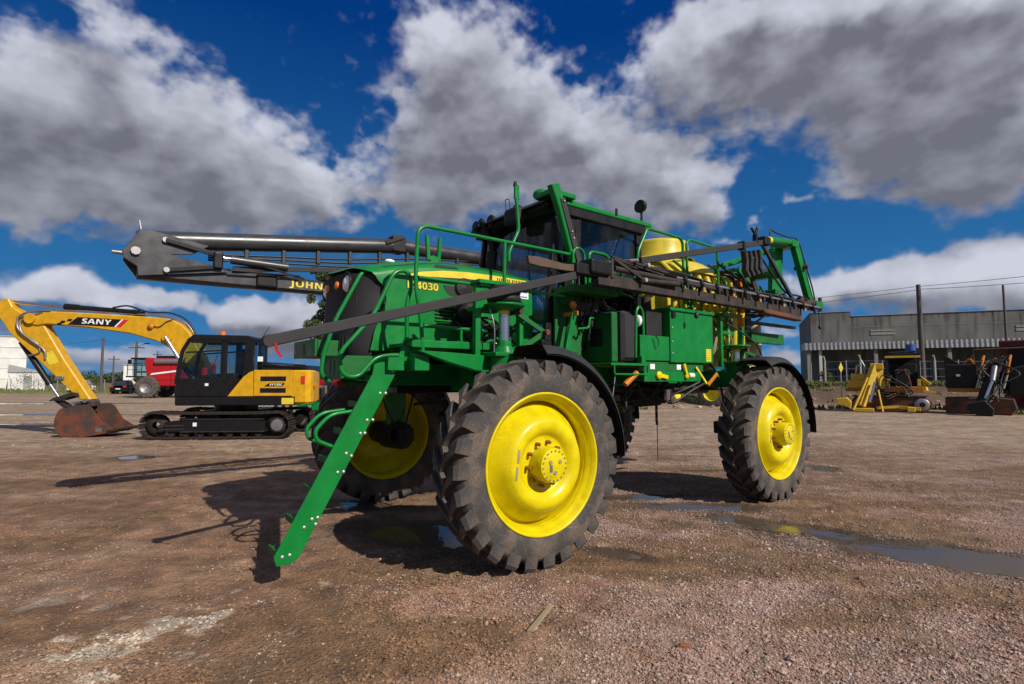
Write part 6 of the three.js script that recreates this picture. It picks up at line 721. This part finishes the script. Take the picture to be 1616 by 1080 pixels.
{ // bank fence wire strands
  for (let k = 0; k < 3; k++) single('fence_wire', ['lowest wire strand of the fence on the bank', 'middle wire strand of the fence on the bank', 'topmost wire strand of the fence on the bank'][k], 'wire', M.steel, sweep(Array.from({ length: 9 }, (_, i) => { const x = 26 + i * 2.55, z = -44 + i * 0.62; return V(x, gh(x, z) + 0.6 + k * 0.6, z); }), 0.008, 5));
  const g = thing('roadside_sign', 'small yellow diamond marker on a thin pole left of the wrecked excavator', 'sign', [17.0, 0, -27.4], 0); part(g, 'pole', M.sheetMetal, cyl([0, 0, 0], [0, 2.1, 0], 0.025)); part(g, 'marker', M.decalYellow, plate([[0, 1.95], [0.12, 2.2], [0, 2.5], [-0.12, 2.2]], 0.03, 0.045, 'z', 0.003));
  const up = (name, label, x, z, h, r, arms) => { const t = thing(name, label, 'pole', [x, gh(x, z) - 0.1, z], 0); part(t, 'shaft', M.pole, cyl([0, 0, 0], [0, h, 0], r, r * 0.72, 14)); for (const [y, w] of arms) { const a = part(t, 'crossarm', M.pole, B(-w, w, y, y + 0.12, -0.06, 0.06, 0.01)); for (const q of [-0.9, 0, 0.9]) part(a, 'insulator', M.sheetMetal, cyl([q * w, y + 0.12, 0], [q * w, y + 0.3, 0], 0.05, 0.035, 8)); } return t; };
  up('utility_pole', 'dark utility pole standing before the grey warehouse', 34.9, -45, 8.6, 0.22, []); const lp = up('lamp_pole', 'slim metal pole right of the dark utility pole', 37.5, -40, 7.6, 0.10, []);
  up('utility_pole', 'bare wooden pole behind the excavator boom', -46.5, -60, 6.4, 0.16, []); const p2 = up('utility_pole', 'utility pole with crossarm and lamp above the red harvester', -39.1, -55, 5.6, 0.15, [[4.9, 0.8]]); part(p2, 'street_light', M.plastic, tube([[0, 5.0, 0], [1.0, 5.4, 0.1]], 0.03), B(0.9, 1.4, 5.33, 5.45, 0, 0.2, 0.03));
  up('utility_pole', 'far slim pole with crossarm left of the white shed', -64, -85, 5.4, 0.13, [[4.8, 0.9]]); up('utility_pole', 'far pole with short crossarm right of the bare wooden pole', -55, -82, 6.0, 0.12, [[5.4, 0.7]]); up('utility_pole', 'farthest thin pole above the tree line', -75, -110, 6.0, 0.12, [[5.2, 0.8]]);
  const line = (label, a, b, sag, r) => { const P = []; for (let i = 0; i <= 40; i++) { const t = i / 40; P.push(V(lerp(a[0], b[0], t), lerp(a[1], b[1], t) - sag * 4 * t * (1 - t), lerp(a[2], b[2], t))); } single('power_line', label, 'cable', M.pole, sweep(P, r, 5)); };
  line('upper power cable running right from the utility pole', [34.9, 9.55, -45], [47, 9.9, -31], 0.25, 0.022); line('lower power cable running right from the utility pole', [34.9, 9.3, -45], [48, 9.3, -31], 0.35, 0.022); line('upper power cable running left from the utility pole behind the sprayer', [34.9, 9.55, -45], [4, 9.4, -66], 0.5, 0.022); line('lower power cable running left from the utility pole behind the sprayer', [34.9, 9.25, -45], [2, 8.3, -66], 0.6, 0.022);
  line('power cable from the wooden pole to the crossarm pole', [-46.5, 6.1, -60], [-39.1, 5.0, -55], 0.15, 0.02); line('power cable running left from the bare wooden pole', [-46.5, 6.1, -60], [-75, 6.1, -75], 0.4, 0.02);
}
function car(label, x, z, turn, m) { const t = thing('parked_car', label, 'car', [x, 0, z], turn); part(t, 'body', m, sheet(14, 10, (u, v) => { const X = lerp(-2.05, 2.05, u), e = Math.pow(Math.abs(u * 2 - 1), 8), b = v * 2 - 1; const top = ip([[-2.05, 0.7], [-1.8, 0.85], [-0.9, 0.95], [2.05, 0.95]], X); const a = (v - 0.5) * Math.PI; return [X * (1 - 0.03 * b * b), lerp(0.32, top, Math.pow(Math.cos(a), 0.4)) - 0.05 * e, 0.86 * Math.sin(a) * (1 - 0.06 * e)]; }), B(-2.0, 2.0, 0.25, 0.75, -0.82, 0.82, 0.12)); part(t, 'cabin', M.winDark, plate([[-0.95, 0.9], [-0.35, 1.42], [1.25, 1.42], [1.85, 0.9]], -0.72, 0.72, 'z', 0.06)); part(t, 'roof', m, B(-0.4, 1.3, 1.40, 1.47, -0.64, 0.64, 0.03)); for (const [a, b] of [[-1.3, 0.75], [1.3, 0.75], [-1.3, -0.75], [1.3, -0.75]]) part(t, 'wheel', M.plastic, cyl([a, 0.31, b - 0.1], [a, 0.31, b + 0.1], 0.31, 0.31, 20)); for (const s of [0.62, -0.62]) { part(t, 'tail_lamp', M.decalRed, B(2.0, 2.07, 0.72, 0.88, s - 0.14, s + 0.14, 0.02)); part(t, 'headlight', M.lensClear, B(-2.05, -1.96, 0.6, 0.72, s - 0.16, s + 0.16, 0.02)); } part(t, 'number_plate', M.decalWhite, B(2.03, 2.06, 0.5, 0.6, -0.22, 0.22, 0.004)); }
car('dark car parked in the grass left of the red harvester', -42.4, -58.5, -1.35, M.exBlack); car('white car parked behind the excavator stick', -51.9, -64, -1.2, M.white);
// ---------------------------------------------------------------- trees and greenery
const leafMat = (r, g, b) => mat({ color: col(r, g, b), roughness: 0.8, transmission: 0.0 });
M.leaf = leafMat(0.055, 0.085, 0.022); M.leafDark = leafMat(0.035, 0.055, 0.018); M.bark = mat({ color: col(0.14, 0.10, 0.07), roughness: 0.95, map: TX.dust });
function leafCloud(seed, blobs, n, size) {                          // many small leaves through several clumps
  const r = rng(seed), pos = [], nor = [];
  for (let i = 0; i < n; i++) {
    const b = blobs[Math.floor(r() * blobs.length)], u = r() * 2 - 1, a = r() * 6.283, q = Math.pow(r(), 0.45), s = Math.sqrt(1 - u * u), c = V(b[0] + b[3] * q * s * Math.cos(a), b[1] + b[4] * q * u, b[2] + b[3] * q * s * Math.sin(a));
    const d = V(r() - 0.5, r() - 0.5, r() - 0.5).normalize(), e = V(r() - 0.5, r() - 0.5, r() - 0.5).cross(d).normalize(), N = d.clone().cross(e), k = size * (0.6 + 0.8 * r());
    for (const [p, t] of [[-1, 0], [0, -0.4], [1, 0], [-1, 0], [1, 0], [0, 0.4]]) { const w = c.clone().addScaledVector(d, p * k).addScaledVector(e, t * k * 1.4); pos.push(w.x, w.y, w.z); nor.push(N.x, N.y, N.z); }
  }
  const g = new THREE.BufferGeometry(); g.setAttribute('position', new THREE.Float32BufferAttribute(pos, 3)); g.setAttribute('normal', new THREE.Float32BufferAttribute(nor, 3)); return g;
}
{
  const t = thing('tall_tree', 'slender tall tree rising behind the sprayer nose', 'tree', [-14.1, 0, -40], 0); const blobs = []; const r = rng(3); for (let i = 0; i < 40; i++) { const y = 4.6 + 5.4 * r(), w = 0.5 + 1.1 * Math.sin((y - 3.9) / 6.6 * Math.PI); blobs.push([(r() - 0.5) * 2 * w, y, (r() - 0.5) * 2 * w, 0.35 + 0.25 * r(), 0.25 + 0.2 * r()]); }
  part(t, 'trunk', M.bark, sweep([V(0, 0, 0), V(0.05, 2, 0), V(-0.05, 5, 0.05), V(0.05, 8, 0), V(0, 10, 0)], q => 0.17 * (1 - q) + 0.03, 10)); blobs.slice(0, 14).forEach(b => part(t, 'limb', M.bark, sweep([V(0, b[1] - 0.7, 0), V(b[0] * 0.6, b[1] - 0.25, b[2] * 0.6), V(b[0], b[1], b[2])], q => 0.045 * (1 - q) + 0.01, 6))); part(t, 'crown', M.leaf, leafCloud(8, blobs, 12000, 0.085));
  // distant wood along the horizon, one mass
  const wood = []; const q = rng(44); for (let i = 0; i < 210; i++) { const a = -1.02 + 2.1 * i / 210, d = 165 + 60 * q(); const x = Math.tan(a * 0.92) * d; if (x > 18 && x < 60 && q() < 0.5) continue; const h = 2.2 + 4.2 * q() * (0.4 + 0.6 * Math.abs(n2(i * 0.13, 2)) * 2), w = 3 + 4 * q(); wood.push([x, h * 0.45, -d, w, h * 0.5]); } const wm = mesh('far_treeline', M.leafDark, leafCloud(5, wood, 30000, 0.55)); wm.userData = { kind: 'stuff', label: 'dark line of distant trees along the horizon', category: 'trees' }; scene.add(wm);
  const shrub = (label, x, z, s, seed) => { const o = thing('shrub', label, 'shrub', [x, gh(x, z), z], 0); const b = [], k = rng(seed); for (let i = 0; i < 8; i++) b.push([(k() - 0.5) * s * 1.6, s * (0.3 + 0.6 * k()), (k() - 0.5) * s, s * 0.4, s * 0.3]); part(o, 'crown', M.leaf, leafCloud(seed, b, 900, 0.06)); part(o, 'stem', M.bark, cyl([0, -0.05, 0], [0, s * 0.6, 0], 0.04, 0.02, 6)); };
  shrub('green shrub at the left corner post of the warehouse canopy', 27.4, -46.5, 1.0, 61); shrub('low bush on the bank right of the wrecked excavator', 30.2, -40.5, 0.7, 62); shrub('dark bush behind the excavator stick beside the white annex', -62.5, -70, 2.6, 63); shrub('dark bush left of the white shed', -58.3, -74, 1.9, 64);
  // grass blades on the bank and far verge
  const gr = rng(77), list = []; let guard = 0;
  const blade = new THREE.BufferGeometry(); blade.setAttribute('position', new THREE.Float32BufferAttribute([-0.5, 0, 0, 0.5, 0, 0, 0.15, 1, 0.25, 0, 0, -0.5, 0, 0, 0.5, 0.2, 0.8, -0.2, -0.4, 0, 0.3, 0.3, 0, -0.3, -0.5, 0.7, 0.1], 3)); blade.computeVertexNormals();
  while (list.length < 16000 && guard++ < 200000) { const x = 4 + 46 * gr(), z = -28 - 17 * gr(), b = bankAt(x, z); const p = sstep(0.8, 1, b) * (0.12 + 0.9 * fbm(x * 0.5, z * 0.6, 3)) + 0.10 * sstep(0.1, 0.4, fbm(x * 0.4 + 9, z * 0.5, 3)); if (gr() < p) list.push([x, z, 0.10 + 0.22 * gr()]); }
  for (let i = 0; i < 5000; i++) list.push([-85 + 70 * gr(), -58 - 30 * gr(), 0.15 + 0.3 * gr()]);
  for (let i = 0; i < 260; i++) { const x = 22.2 + 2.2 * gr(), z = -24.2 - 1.8 * gr(); list.push([x, z, 0.10 + 0.15 * gr()]); }
  const im = new THREE.InstancedMesh(blade, mat({ color: 0xffffff, roughness: 0.9 }), list.length), m4 = new THREE.Matrix4(), c = new THREE.Color(); list.forEach(([x, z, s], i) => { m4.makeRotationY(gr() * 6.28).setPosition(x, gh(x, z) - 0.01, z); m4.scale(V(s * 0.5, s, s * 0.5)); im.setMatrixAt(i, m4); const f = 0.7 + 0.6 * gr(); im.setColorAt(i, c.setRGB(0.13 * f, 0.145 * f, 0.04 * f)); }); im.name = 'grass'; im.castShadow = im.receiveShadow = true; im.userData = { kind: 'stuff', label: 'rough grass growing on the bank and far verge', category: 'grass' }; scene.add(im);
}
{ // litter on the gravel
  const s = single('wooden_stake', 'flat weathered wooden stake lying on the gravel before the front wheel', 'stake', M.beige, plate([[-0.20, -0.022], [0.16, -0.022], [0.20, -0.008], [0.20, 0.010], [-0.19, 0.020]], -0.007, 0.007, 'y', 0.002)); s.position.set(0.20, gh(0.20, -3.72) + 0.014, -3.72); s.rotation.y = 1.15; s.rotation.z = 0.02;
  const q = single('brick_fragment', 'small red brick fragment lying on the gravel in the foreground', 'brick', M.copperBolt, new THREE.DodecahedronGeometry(0.03, 0).scale(1.5, 0.6, 0.9)); q.position.set(1.05, gh(1.05, -3.35) + 0.012, -3.35);
}

renderer.render(scene, camera);
